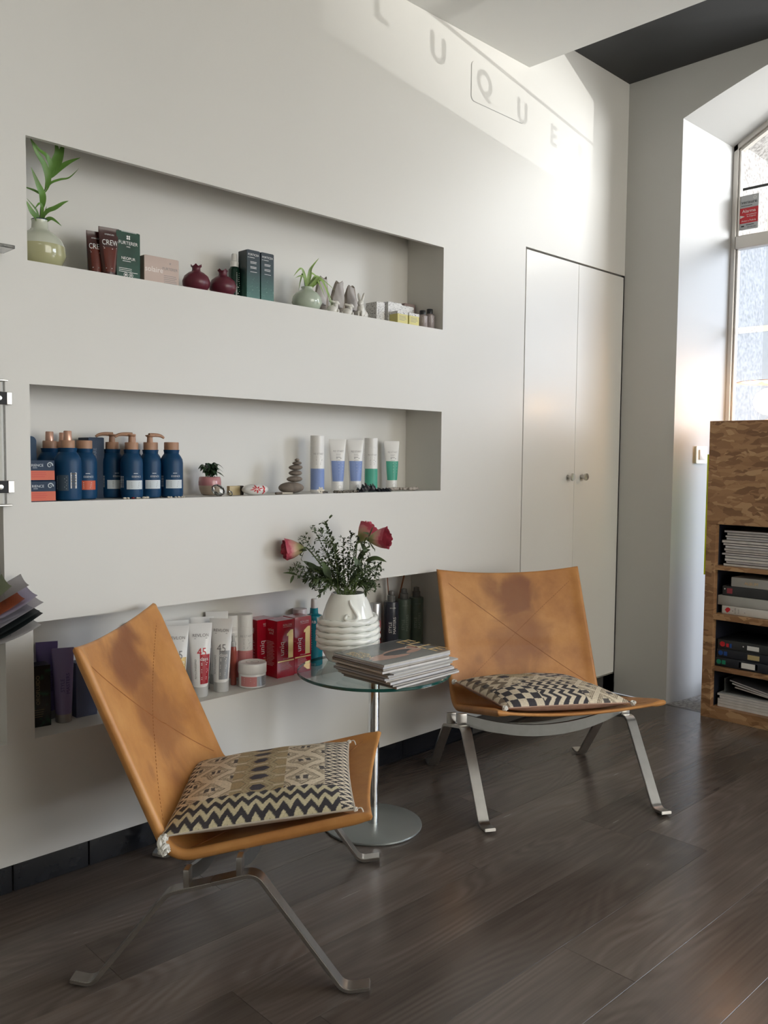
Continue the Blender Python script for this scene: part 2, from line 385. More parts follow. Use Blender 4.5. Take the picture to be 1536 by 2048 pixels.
def leather():
    m, nt, b = nmat('worn_tan_leather'); L = nt.links.new
    uv = N(nt, 'ShaderNodeUVMap'); uv.uv_map = 'UVMap'; oi = N(nt, 'ShaderNodeObjectInfo')
    tc = N(nt, 'ShaderNodeTexCoord')
    rn = N(nt, 'ShaderNodeCombineXYZ'); ml = N(nt, 'ShaderNodeMath', operation='MULTIPLY'); ml.inputs[1].default_value = 23; L(oi.outputs['Random'], ml.inputs[0]); L(ml.outputs[0], rn.inputs[2])
    av = N(nt, 'ShaderNodeVectorMath', operation='ADD'); L(tc.outputs['Object'], av.inputs[0]); L(rn.outputs[0], av.inputs[1])
    n1 = N(nt, 'ShaderNodeTexNoise'); n1.inputs['Scale'].default_value = 5.5; n1.inputs['Detail'].default_value = 6; n1.inputs['Roughness'].default_value = 0.62; L(av.outputs[0], n1.inputs['Vector'])
    r1 = ramp(nt, [(0.28, (0.37, 0.150, 0.043)), (0.5, (0.50, 0.225, 0.066)), (0.72, (0.61, 0.305, 0.10))]); L(n1.outputs['Fac'], r1.inputs[0])
    n2 = N(nt, 'ShaderNodeTexNoise'); n2.inputs['Scale'].default_value = 9; n2.inputs['Detail'].default_value = 5; n2.inputs['Distortion'].default_value = 0.6; L(av.outputs[0], n2.inputs['Vector'])
    # worn dark patch where heads and backs have leaned: distances in the sling's own UV
    def blob(cu, cv, su, sv, lo, hi):
        mp = N(nt, 'ShaderNodeMapping'); mp.inputs['Location'].default_value = (-cu*su, -cv*sv, 0); mp.inputs['Scale'].default_value = (su, sv, 0); L(uv.outputs[0], mp.inputs[0])
        nm = N(nt, 'ShaderNodeVectorMath', operation='LENGTH'); L(mp.outputs[0], nm.inputs[0])
        k = N(nt, 'ShaderNodeMath', operation='MULTIPLY_ADD'); k.inputs[1].default_value = 1.9; L(n2.outputs['Fac'], k.inputs[0])
        k.inputs[2].default_value = -0.95; s = N(nt, 'ShaderNodeMath', operation='ADD'); L(nm.outputs['Value'], s.inputs[0]); L(k.outputs[0], s.inputs[1])
        q = N(nt, 'ShaderNodeMapRange'); q.interpolation_type = 'SMOOTHSTEP'; q.inputs[1].default_value = lo; q.inputs[2].default_value = hi; q.inputs[3].default_value = 1; q.inputs[4].default_value = 0; L(s.outputs[0], q.inputs[0]); return q
    b1 = blob(0.52, 0.105, 3.9, 7.4, 0.30, 1.15)
    b2 = blob(0.55, 0.26, 4.2, 4.0, 0.30, 1.20)
    b3 = blob(0.22, 0.36, 22, 26, 0.2, 1.0)
    mx1 = N(nt, 'ShaderNodeMath', operation='MULTIPLY'); mx1.inputs[1].default_value = 0.72; L(b2.outputs[0], mx1.inputs[0])
    mx = N(nt, 'ShaderNodeMath', operation='MAXIMUM'); L(b1.outputs[0], mx.inputs[0]); L(mx1.outputs[0], mx.inputs[1])
    m3 = N(nt, 'ShaderNodeMath', operation='MULTIPLY'); m3.inputs[1].default_value = 0.45; L(b3.outputs[0], m3.inputs[0])
    mx2 = N(nt, 'ShaderNodeMath', operation='MAXIMUM'); L(mx.outputs[0], mx2.inputs[0]); L(m3.outputs[0], mx2.inputs[1])
    sc = N(nt, 'ShaderNodeMath', operation='MULTIPLY'); sc.inputs[1].default_value = 0.85; L(mx2.outputs[0], sc.inputs[0])
    mc = N(nt, 'ShaderNodeMix', data_type='RGBA'); L(sc.outputs[0], mc.inputs[0]); L(r1.outputs[0], mc.inputs[6]); mc.inputs[7].default_value = (0.20, 0.068, 0.028, 1)
    L(mc.outputs[2], b.inputs['Base Color'])
    b.inputs['Roughness'].default_value = 0.46; b.inputs['Specular IOR Level'].default_value = 0.42
    n3 = N(nt, 'ShaderNodeTexNoise'); n3.inputs['Scale'].default_value = 160; n3.inputs['Detail'].default_value = 3; L(av.outputs[0], n3.inputs['Vector'])
    n4 = N(nt, 'ShaderNodeTexNoise'); n4.inputs['Scale'].default_value = 14; n4.inputs['Detail'].default_value = 4; L(av.outputs[0], n4.inputs['Vector'])
    ad = N(nt, 'ShaderNodeMath', operation='MULTIPLY_ADD'); ad.inputs[1].default_value = 0.12; L(n3.outputs[0], ad.inputs[0]); L(n4.outputs[0], ad.inputs[2])
    bp = N(nt, 'ShaderNodeBump'); bp.inputs['Strength'].default_value = 0.25; bp.inputs['Distance'].default_value = 0.006; L(ad.outputs[0], bp.inputs['Height']); L(bp.outputs[0], b.inputs['Normal'])
    return m
LEATHER = leather()
SEAM = plain('seam_leather', (0.30, 0.115, 0.035), 0.6, var=0.2, scale=40)

def osb():
    m, nt, b = nmat('oriented_strand_board'); L = nt.links.new
    tc = N(nt, 'ShaderNodeTexCoord'); wn = N(nt, 'ShaderNodeTexNoise'); wn.inputs['Scale'].default_value = 14; wn.inputs['Detail'].default_value = 2; L(tc.outputs['Object'], wn.inputs['Vector'])
    wv = N(nt, 'ShaderNodeVectorMath', operation='SCALE'); wv.inputs['Scale'].default_value = 0.035; L(wn.outputs['Color'], wv.inputs[0])
    av = N(nt, 'ShaderNodeVectorMath', operation='ADD'); L(tc.outputs['Object'], av.inputs[0]); L(wv.outputs[0], av.inputs[1])
    cols = []
    for ang, s in ((0.22, (1, 15, 62)), (-0.45, (1, 14, 50)), (1.15, (1, 16, 52))):
        mp = N(nt, 'ShaderNodeMapping'); mp.inputs['Rotation'].default_value = (ang, 0, 0); mp.inputs['Scale'].default_value = s; L(av.outputs[0], mp.inputs[0])
        v = N(nt, 'ShaderNodeTexVoronoi'); v.inputs['Scale'].default_value = 1.0; L(mp.outputs[0], v.inputs['Vector']); cols.append(v)
    n1 = N(nt, 'ShaderNodeTexNoise'); n1.inputs['Scale'].default_value = 13; L(tc.outputs['Object'], n1.inputs['Vector'])
    sep = []
    for v in cols:
        q = N(nt, 'ShaderNodeSeparateColor'); L(v.outputs['Color'], q.inputs[0]); sep.append(q)
    g1 = N(nt, 'ShaderNodeMath', operation='GREATER_THAN'); g1.inputs[1].default_value = 0.5; L(n1.outputs['Fac'], g1.inputs[0])
    g2 = N(nt, 'ShaderNodeMath', operation='GREATER_THAN'); g2.inputs[1].default_value = 0.62; L(sep[2].outputs[1], g2.inputs[0])
    a = N(nt, 'ShaderNodeMix'); L(g1.outputs[0], a.inputs[0]); L(sep[0].outputs[0], a.inputs[2]); L(sep[1].outputs[0], a.inputs[3])
    c = N(nt, 'ShaderNodeMix'); L(g2.outputs[0], c.inputs[0]); L(a.outputs[0], c.inputs[2]); L(sep[2].outputs[0], c.inputs[3])
    r = ramp(nt, [(0.0, (0.20, 0.10, 0.045)), (0.35, (0.30, 0.155, 0.07)), (0.7, (0.37, 0.205, 0.098)), (1.0, (0.48, 0.30, 0.155))]); L(c.outputs[0], r.inputs[0])
    L(r.outputs[0], b.inputs['Base Color']); b.inputs['Roughness'].default_value = 0.5
    bp = N(nt, 'ShaderNodeBump'); bp.inputs['Strength'].default_value = 0.3; bp.inputs['Distance'].default_value = 0.002; L(c.outputs[0], bp.inputs['Height']); L(bp.outputs[0], b.inputs['Normal'])
    return m
OSB = osb()
def granite():
    m, nt, b = nmat('granite'); L = nt.links.new; tc = N(nt, 'ShaderNodeTexCoord')
    n1 = N(nt, 'ShaderNodeTexNoise'); n1.inputs['Scale'].default_value = 60; n1.inputs['Detail'].default_value = 5; L(tc.outputs['Object'], n1.inputs['Vector'])
    r = ramp(nt, [(0.35, (0.20, 0.185, 0.175)), (0.5, (0.34, 0.325, 0.31)), (0.62, (0.44, 0.42, 0.40))]); L(n1.outputs['Fac'], r.inputs[0]); L(r.outputs[0], b.inputs['Base Color']); b.inputs['Roughness'].default_value = 0.8
    return m
GRANITE = granite()
def printed(name, attr='print', rough=0.7, bump=0.0):
    """flat printed pattern carried by the mesh's colour attribute, with woven/paper grain"""
    m, nt, b = nmat(name); L = nt.links.new
    at = N(nt, 'ShaderNodeAttribute'); at.attribute_name = attr
    tc = N(nt, 'ShaderNodeTexCoord'); no = N(nt, 'ShaderNodeTexNoise'); no.inputs['Scale'].default_value = 220; no.inputs['Detail'].default_value = 3; L(tc.outputs['Object'], no.inputs['Vector'])
    mr = N(nt, 'ShaderNodeMapRange'); mr.inputs[3].default_value = 1-bump; mr.inputs[4].default_value = 1+bump; L(no.outputs['Fac'], mr.inputs[0])
    vs = N(nt, 'ShaderNodeVectorMath', operation='SCALE'); L(at.outputs['Color'], vs.inputs[0]); L(mr.outputs[0], vs.inputs['Scale']); L(vs.outputs[0], b.inputs['Base Color'])
    b.inputs['Roughness'].default_value = rough
    if bump:
        bp = N(nt, 'ShaderNodeBump'); bp.inputs['Strength'].default_value = 0.35; bp.inputs['Distance'].default_value = 0.001; L(no.outputs['Fac'], bp.inputs['Height']); L(bp.outputs[0], b.inputs['Normal'])
    return m
CUSHION = printed('printed_linen', rough=0.9, bump=0.35)
COVER = printed('magazine_cover_print', rough=0.18, bump=0.0)
LINEN = plain('plain_linen', (0.52, 0.46, 0.38), 0.9, var=0.12, scale=60, bump=0.3)
PINKLINEN = plain('pinkish_linen', (0.42, 0.27, 0.20), 0.9, var=0.12, scale=60, bump=0.3)
COTTON = plain('white_cotton', (0.72, 0.70, 0.64), 0.9, var=0.08, scale=80, bump=0.3)
LEAFD = plain('dark_leaf', (0.055, 0.085, 0.028), 0.5, var=0.45, scale=14, Transmission_Weight=0.0)
LEAFB = plain('bamboo_leaf', (0.10, 0.22, 0.035), 0.4, var=0.4, scale=12)
LEAFS = plain('spider_leaf', (0.24, 0.36, 0.10), 0.45, var=0.4, scale=22)
LEAFP = plain('pot_plant_leaf', (0.018, 0.05, 0.018), 0.35, var=0.5, scale=30)
STEMG = plain('green_stem', (0.10, 0.15, 0.04), 0.5, var=0.3, scale=20)
def petal_mat():
    m, nt, b = nmat('rose_petal'); L = nt.links.new; tc = N(nt, 'ShaderNodeTexCoord'); sp = N(nt, 'ShaderNodeSeparateXYZ'); L(tc.outputs['UV'], sp.inputs[0])
    no = N(nt, 'ShaderNodeTexNoise'); no.inputs['Scale'].default_value = 55; no.inputs['Detail'].default_value = 4; L(tc.outputs['Object'], no.inputs['Vector'])
    ad = N(nt, 'ShaderNodeMath', operation='MULTIPLY_ADD'); ad.inputs[1].default_value = 0.45; L(no.outputs[0], ad.inputs[0]); L(sp.outputs[1], ad.inputs[2])
    r = ramp(nt, [(0.40, (0.36, 0.36, 0.15)), (0.68, (0.58, 0.36, 0.26)), (0.9, (0.60, 0.20, 0.22)), (1.0, (0.46, 0.06, 0.10))]); r.color_ramp.elements[3].position = 1.0
    r.color_ramp.elements[2].position = 0.9; L(ad.outputs[0], r.inputs[0]); L(r.outputs[0], b.inputs['Base Color']); b.inputs['Roughness'].default_value = 0.55; b.inputs['Subsurface Weight'].default_value = 0.0
    return m
PETAL = petal_mat()
VASEW = plain('white_glazed_ceramic', (0.86, 0.875, 0.83), 0.14, var=0.02, scale=10, coat=0.4)

# ------------------------------------------------------------------ the room
XC, XD, XR, XR3 = 2.788, 2.0165, 1.5176, 1.56
Z0, ZCEIL, ZSOF = 0.0948, 2.836, 2.668
ND = 0.181
NICHES = [(0, XR, 1.5806, 1.8762), (0, XR, 0.9935, 1.2827), (0, XR3, 0.4002, 0.6938), (-0.95, -0.068, 0.4002, 1.2827)]
DOOR = (XD, XC, Z0, 1.9673)
def wall_left():
    bm = bmesh.new()
    xs = sorted({-4.0, -0.95, -0.068, 0.0, XR, XR3, XD, XC}); zs = sorted({Z0, 2.95} | {z for n in NICHES for z in n[2:]} | {DOOR[3]})
    def q(*p): bm.faces.new([bm.verts.new(v) for v in p])
    for x0, x1 in zip(xs, xs[1:]):
        for z0, z1 in zip(zs, zs[1:]):
            cx, cz = (x0+x1)/2, (z0+z1)/2
            if any(a < cx < b and c < cz < d for a, b, c, d in NICHES+[DOOR]): continue
            q((x0, 0, z0), (x1, 0, z0), (x1, 0, z1), (x0, 0, z1))
    for a, b, c, d in NICHES:
        e = d+0.065; LP = 0.014                       # the front panel hangs down as a thin lip; the recess goes on above it
        q((a, ND, c), (b, ND, c), (b, ND, e), (a, ND, e))
        q((a, 0, c), (b, 0, c), (b, ND, c), (a, ND, c)); q((a, 0, d), (a, LP, d), (b, LP, d), (b, 0, d)); q((a, LP, d), (b, LP, d), (b, LP, e), (a, LP, e)); q((a, LP, e), (a, ND, e), (b, ND, e), (b, LP, e))
        q((a, 0, c), (a, ND, c), (a, ND, e), (a, LP, e), (a, LP, d), (a, 0, d)); q((b, 0, c), (b, 0, d), (b, LP, d), (b, LP, e), (b, ND, e), (b, ND, c))
    q((-4, 0, Z0), (-4, 0.06, Z0), (XC, 0.06, Z0), (XC, 0, Z0))           # underside above the recessed plinth
    a, b, c, d = DOOR
    q((a, 0, d), (a, .05, d), (b, .05, d), (b, 0, d)); q((a, 0, c), (a, 0, d), (a, .05, d), (a, .05, c)); q((a, .05, c), (b, .05, c), (b, .05, d), (a, .05, d)); q((b, 0, c), (b, .05, c), (b, .05, d), (b, 0, d)); q((b, 0, 0), (b, .12, 0), (b, .12, Z0), (b, 0, Z0))
    bmesh.ops.remove_doubles(bm, verts=bm.verts[:], dist=1e-5)
    return struct('wall_left', bm, WALL)
WL = wall_left()
dk = obj('door_gap', box(XD+0.001, XC-0.001, 0.03, 0.045, Z0+0.001, 1.966), DARK, WL, smooth=0)
XM = 2.405
for i, (x0, x1, kx) in enumerate(((XD+0.0055, XM-0.0008, 2.352), (XM+0.0008, XC-0.007, 2.459))):
    d = struct('door_%d' % (i+1), box(x0, x1, 0.0, 0.024, Z0+0.006, 1.9673-0.008, 0.0012, 1), LACQ, smooth=30)
    kn = obj('knob', lathe([(0, -0.001), (0.009, -0.001), (0.009, 0.003), (0.0065, 0.006), (0.0065, 0.018), (0.0155, 0.022), (0.0165, 0.027), (0.0155, 0.031), (0, 0.032)], 24), STEEL, d, (kx, 0, 1.036), (PI/2, 0, 0))
# plinth of glossy black tiles, recessed under the wall
plinth = struct('baseboard_left', box(-4, XC, 0.058, 0.12, 0.0005, Z0+0.002), DARK)
tm = mesh_from(box(0.0015, 0.2015, 0.0, 0.0085, 0.001, Z0-0.001, 0.0012, 1), 'tile')
for k in range(14):
    x = -1.06+k*0.2035+0.0
    o = obj('tile', tm, TILE, plinth, (-0.041-0.2035*5+k*0.2035, 0.0495, 0))
# service hatch high on the wall
hatch = thing('service_hatch', 'white flush access hatch with rounded corners high on the wall under the ceiling', 'hatch', (1.656, 0, 2.437))
def rrect(x0, x1, z0, z1, r, n=6):
    out = []
    for cx, cz, a0 in ((x1-r, z1-r, 0), (x0+r, z1-r, PI/2), (x0+r, z0+r, PI), (x1-r, z0+r, 1.5*PI)):
        out += [(cx+r*math.cos(a0+PI/2*k/n), cz+r*math.sin(a0+PI/2*k/n)) for k in range(n+1)]
    return out
def plate(pts, y0, y1):
    bm = bmesh.new(); a = [bm.verts.new((x, y0, z)) for x, z in pts]; b = [bm.verts.new((x, y1, z)) for x, z in pts]
    bm.faces.new(a); bm.faces.new(b[::-1])
    for k in range(len(a)): bm.faces.new((a[k], b[k], b[(k+1) % len(a)], a[(k+1) % len(a)]))
    bmesh.ops.recalc_face_normals(bm, faces=bm.faces[:]); return bm
obj('gasket', plate(rrect(0, 0.33, 0, 0.146, 0.02), -0.0008, 0.001), plain('gasket_grey', (0.33, 0.33, 0.32), 0.7), hatch, smooth=0)
obj('panel', plate(rrect(0.0022, 0.3295, 0.0022, 0.1458, 0.018), -0.0016, 0.0), WALL, hatch, smooth=0)

# ceilings
struct('ceiling', box(-4, 2.016, -5, 0, ZSOF, 2.95), CEIL)
struct('ceiling_dark', box(2.016, XC+0.4, -5, 0.0, ZCEIL, 2.95), DARKCEIL)
struct('wall_back', box(-4.1, 3.2, -5.1, -5, 0, 2.95), WALL)
struct('wall_far_left', box(-4.1, -4, -5, 0.1, 0, 2.95), WALL)

# window wall with a splayed, arched opening; a second, plain shop window out of frame
YA, YB = -0.268, -1.93
def arch_in(y):
    t = abs((y-(YA+YB)/2)/((YA-YB)/2)); return 2.612+0.21*(1-t**1.5)
def arch_out(y):
    y0, y1 = -0.337, -1.861; t = abs((y-(y0+y1)/2)/((y0-y1)/2)); return 2.572+0.245*(1-t**1.9)
def wall_window():
    bm = bmesh.new(); X1 = 3.18
    def q(*p): bm.faces.new([bm.verts.new(v) for v in p])
    n = 24; ys = [YA+(YB-YA)*k/n for k in range(n+1)]; yo = [-0.330+(-1.868+0.330)*k/n for k in range(n+1)]
    q((XC, 0.2, 0), (XC, YA, 0), (XC, YA, 2.95), (XC, 0.2, 2.95))
    for k in range(n):
        a, b = ys[k], ys[k+1]; c, d = yo[k], yo[k+1]
        q((XC, a, arch_in(a)), (XC, b, arch_in(b)), (XC, b, 2.95), (XC, a, 2.95))
        q((X1, c, arch_out(c)), (X1, d, arch_out(d)), (X1, d, 2.95), (X1, c, 2.95))
    q((XC, YB, 0), (XC, -2.25, 0), (XC, -2.25, 2.95), (XC, YB, 2.95)); q((XC, -2.25, 2.7), (XC, -4.6, 2.7), (XC, -4.6, 2.95), (XC, -2.25, 2.95)); q((XC, -4.6, 0), (XC, -5, 0), (XC, -5, 2.95), (XC, -4.6, 2.95))
    q((X1, 0.1, 0), (X1, -0.330, 0), (X1, -0.330, 2.95), (X1, 0.1, 2.95)); q((X1, -1.868, 0), (X1, -2.25, 0), (X1, -2.25, 2.95), (X1, -1.868, 2.95))
    q((XC, -2.25, 0), (X1, -2.25, 0), (X1, -2.25, 2.7), (XC, -2.25, 2.7)); q((XC, -4.6, 0), (X1, -4.6, 0), (X1, -4.6, 2.7), (XC, -4.6, 2.7)); q((XC, -2.25, 2.7), (X1, -2.25, 2.7), (X1, -4.6, 2.7), (XC, -4.6, 2.7))
    q((X1, -4.6, 0), (X1, -5, 0), (X1, -5, 2.95), (X1, -4.6, 2.95))
    bmesh.ops.remove_doubles(bm, verts=bm.verts[:], dist=1e-5)
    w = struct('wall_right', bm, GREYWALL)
    bm = bmesh.new()
    def q(*p): bm.faces.new([bm.verts.new(v) for v in p])
    q((XC, YA, 0), (X1, -0.330, 0), (X1, -0.330, arch_out(-0.330)), (XC, YA, arch_in(YA))); q((XC, YB, 0), (X1, -1.868, 0), (X1, -1.868, arch_out(-1.868)), (XC, YB, arch_in(YB)))
    for k in range(n): q((XC, ys[k], arch_in(ys[k])), (XC, ys[k+1], arch_in(ys[k+1])), (X1, yo[k+1], arch_out(yo[k+1])), (X1, yo[k], arch_out(yo[k])))
    bmesh.ops.remove_doubles(bm, verts=bm.verts[:], dist=1e-5)
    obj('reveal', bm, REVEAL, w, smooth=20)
    return w
WR = wall_window()

# floor: planks laid along the shelf wall, end joints where the photo shows them
sub = struct('floor', box(-4, XC-0.012, -5, 0.2, -0.05, -0.010), DARK)
PW = 0.1865; tilt = -0.018
joints = {-2: 0.9, -1: 0.35, 0: 1.26, 1: 0.92, 2: 1.40, 3: 0.20, 4: 0.76, 5: 1.62, 6: 0.28, 7: 1.1, 8: 0.55, 9: 1.35, 10: 0.0, 11: 0.9}
def plank_mesh(L, wid):
    bm = box(-L/2+0.0003, L/2-0.0003, -wid/2+0.0004, wid/2-0.0004, -0.010, 0.0)
    es = [e for e in bm.edges if all(v.co.z > -0.001 for v in e.verts)]
    bmesh.ops.bevel(bm, geom=es, offset=0.00035, segments=1, affect='EDGES'); return mesh_from(bm, 'plank')
PMS = {}
for row in range(-2, 22):
    ytop = -0.858+PW*(3-row)+0.0     # far edge of the row at x = 0
    if ytop < -4.6: continue
    jx = joints.get(row, (row*0.73) % 1.3)
    xs = [jx+1.28*k for k in range(-3, 3)]
    xs = [-3.3]+[x for x in xs if -3.0 < x < XC-0.15]+[XC-0.013]
    for a, b in zip(xs, xs[1:]):
        wid = PW
        yc = ytop-PW/2
        key = (round(b-a, 3), wid)
        if key not in PMS: PMS[key] = plank_mesh(b-a, wid)
        cx = (a+b)/2; o = obj('plank', PMS[key], FLOOR, sub, (cx, yc+tilt*cx, 0), (0, 0, tilt), smooth=0)
struct('trim_1', box(XC-0.013, XC+0.004, YB, YA-0.004, -0.012, 0.0012, 0.0008, 1), plain('threshold_strip', (0.10, 0.085, 0.075), 0.4), smooth=30)
struct('floor_threshold', box(XC+0.004, 3.9, -1.95, -0.26, -0.05, 0.0), GRANITE)

# window frame and panes (metal frame following the arch, transom, frosted lower lights)
FX0, FX1 = 3.168, 3.212
win = struct('window_1', box(FX0, FX1, -0.352, -0.328, 0.0, 2.585, 0.003, 1), ALU, smooth=30)
obj('frame_post', box(FX0, FX1, -1.868, -1.846, 0, 2.585, 0.003, 1), ALU, win)
obj('mullion', box(FX0, FX1, -1.12, -1.08, 0, 2.11, 0.003, 1), ALU, win)
obj('transom', box(FX0-0.006, FX1, -1.846, -0.352, 2.098, 2.158, 0.004, 1), ALU, win)
obj('sill_rail', box(FX0, FX1, -1.846, -0.352, 0.0, 0.09, 0.004, 1), ALU, win)
def arch_bar(x0, x1, d0, d1):
    n = 30; ys = [-0.330-1.538*k/n for k in range(n+1)]; bm = bmesh.new(); R = []
    for y in ys:
        z = arch_out(y); R.append([bm.verts.new((x0, y, z+d0)), bm.verts.new((x1, y, z+d0)), bm.verts.new((x1, y, z+d1)), bm.verts.new((x0, y, z+d1))])
    for a, b in zip(R, R[1:]):
        for k in range(4): bm.faces.new((a[k], b[k], b[(k+1) % 4], a[(k+1) % 4]))
    bm.faces.new(R[0]); bm.faces.new(R[-1][::-1]); bmesh.ops.recalc_face_normals(bm, faces=bm.faces[:]); return bm
obj('arch_frame', arch_bar(FX0, FX1, -0.022, 0.012), ALU, win, smooth=30)
obj('arch_bead', arch_bar(FX0+0.012, FX1-0.004, -0.038, -0.022), ALU, win, smooth=30)
obj('glazing_bead', box(FX0+0.010, FX1-0.006, -0.362, -0.352, 2.158, 2.56, 0.002, 1), ALU, win)
obj('glazing_bead', box(FX0+0.010, FX1-0.006, -0.362, -0.352, 0.09, 2.098, 0.002, 1), ALU, win)
def arch_pane():
    n = 30; ys = [-0.356-1.486*k/n for k in range(n+1)]; bm = bmesh.new()
    top = [bm.verts.new((3.19, y, arch_out(y)-0.03)) for y in ys]; bot = [bm.verts.new((3.19, y, 2.155)) for y in ys]
    for k in range(n): bm.faces.new((bot[k], bot[k+1], top[k+1], top[k]))
    return bm
obj('pane', arch_pane(), DIMMING_GLASS, win, smooth=0)
for y0, y1 in ((-0.356, -1.082), (-1.118, -1.845)):
    obj('frosted_pane', box(3.188, 3.192, y1, y0, 1.738, 2.10), FROST, win, smooth=0)
    obj('frosted_pane', box(3.188, 3.192, y1, y0, 0.088, 1.709), FROST, win, smooth=0)
    obj('clear_strip', box(3.188, 3.192, y1, y0, 1.709, 1.738), GLASS, win, smooth=0)
# lettering on the upper pane, read from the street
P = Print()
for k, ch in enumerate('PELUQUERIA'):
    for dx, dz in ((-0.0035, 0), (0.0035, 0), (0, -0.003), (0, 0.003)): P.add(ch, -1.16+(k-4)*0.153+dx, 2.262+dz, 0.098, sx=0.72)
P.rect(-1.83, -0.37, 2.366, 2.378)
P.build(win, BLACKINK, lambda x, z: (3.1865, x, z))
# second shop window, out of frame
win2 = struct('window_2', box(FX0, FX1, -2.30, -2.25, 0.0, 2.7, 0.003, 1), ALU, smooth=30)
obj('frame_post', box(FX0, FX1, -4.6, -4.55, 0, 2.7, 0.003, 1), ALU, win2); obj('mullion', box(FX0, FX1, -3.45, -3.40, 0, 2.7, 0.003, 1), ALU, win2); obj('transom', box(FX0, FX1, -4.55, -2.30, 2.10, 2.16, 0.003, 1), ALU, win2)
for y0, y1 in ((-2.30, -3.40), (-3.45, -4.55)):
    obj('frosted_pane', box(3.188, 3.192, y1, y0, 0.0, 2.10), FROST, win2, smooth=0); obj('pane', box(3.188, 3.192, y1, y0, 2.16, 2.7), GLASS, win2, smooth=0)
# alarm sticker on the upper pane
stk = obj('alarm_sticker', box(3.1845, 3.186, -0.447, -0.360, 2.185, 2.342, 0.001, 1), plain('sticker_silver', (0.45, 0.46, 0.47), 0.4), smooth=0)
tag(stk, 'silver and red alarm sticker on the arched window pane above the transom', 'sticker')
sx = lambda x, z: (3.1838, -0.4035-x, 2.185+z)     # read from inside
P = Print(); P.rect(-0.0425, 0.0425, 0.030, 0.100); P.build(stk, REDINK, sx, 'red_panel')
sx2 = lambda x, z: (3.1832, -0.4035-x, 2.185+z)
Print().add('Alarma', 0, 0.078, 0.0205, sx=1.05).add('con grabación', 0.012, 0.066, 0.0085).add('de imágenes', 0.012, 0.057, 0.0085).add('Aviso a Policía', 0, 0.037, 0.0115).poly([(-0.04, 0.054), (-0.018, 0.061), (-0.04, 0.068)]).build(stk, WHITEINK, sx2)
Print().add('verisure', 0, 0.119, 0.0205, sx=1.05).lines(-0.036, 0.036, 0.108, 0.004, 1, 0.0025).rect(-0.034, -0.02, 0.014, 0.02).add('900 000 000', 0.014, 0.008, 0.008).lines(-0.012, 0.04, 0.02, 0.004, 1, 0.003).build(stk, BLACKINK, sx2)
Print().disc(0.026, 0.142, 0.007, 0.005, 12).build(stk, WHITEINK, sx2, 'emblem')

# light switch on the reveal
sw = thing('light_switch', 'white rocker light switch on the white window reveal beside the chipboard shelf', 'switch', (2.985, -0.2975, 1.14), -0.157)
obj('plate', plate(rrect(-0.042, 0.042, -0.04, 0.04, 0.006), -0.012, 0.004), CREAMP, sw, smooth=30)
obj('rocker', box(-0.022, 0.022, -0.0165, -0.010, -0.023, 0.023, 0.002), WHITEP, sw)

# outside: granite surround, street and a house opposite
def surround(x0, x1, y0, dz, name):
    bm = bmesh.new(); y1 = -2.198-y0; n = 24
    def q(*p): bm.faces.new([bm.verts.new(v) for v in p])
    ys = [y0+(y1-y0)*k/n for k in range(n+1)]; zf = lambda y: arch_out(max(-1.861, min(-0.337, y)))+dz
    q((x0, y0, 0), (x1, y0, 0), (x1, y0, zf(y0)), (x0, y0, zf(y0))); q((x0, y1, 0), (x1, y1, 0), (x1, y1, zf(y1)), (x0, y1, zf(y1)))
    for k in range(n):
        q((x0, ys[k], zf(ys[k])), (x0, ys[k+1], zf(ys[k+1])), (x1, ys[k+1], zf(ys[k+1])), (x1, ys[k], zf(ys[k])))
        q((x1, ys[k], zf(ys[k])), (x1, ys[k+1], zf(ys[k+1])), (x1, ys[k+1], 3.4), (x1, ys[k], 3.4))
    q((x1, y0, 0), (x1, 0.6, 0), (x1, 0.6, 3.4), (x1, y0, 3.4)); q((x1, y1, 0), (x1, -2.6, 0), (x1, -2.6, 3.4), (x1, y1, 3.4))
    bmesh.ops.remove_doubles(bm, verts=bm.verts[:], dist=1e-5); return struct(name, bm, GRANITE)
surround(3.213, 3.40, -0.345, 0.012, 'trim_2')
surround(3.402, 3.56, -0.338, 0.02, 'trim_3')
struct('floor_street', box(3.9, 14, -8, 8, -0.15, -0.1), plain('pavement', (0.45, 0.44, 0.42), 0.9))
facade = tag(obj('house_facade', box(13, 13.4, -8, 8, -0.1, 7.2), plain('cream_render', (0.8, 0.77, 0.70), 0.9), smooth=0), 'pale rendered house front across the street behind the window', 'building')

ysg = tag(obj('shop_sign', box(12.90, 12.985, 1.2, 3.52, 5.20, 5.44, 0.01, 1), plain('yellow_sign_face', (0.80, 0.66, 0.10), 0.5), smooth=0), 'yellow sign board on the house front across the street', 'sign')
bsg = tag(obj('shop_awning', box(12.80, 12.985, 1.2, 3.50, 5.46, 5.60, 0.01, 1), plain('blue_grey_awning', (0.16, 0.24, 0.34), 0.6), smooth=0), 'blue-grey awning strip above the yellow sign across the street', 'awning')

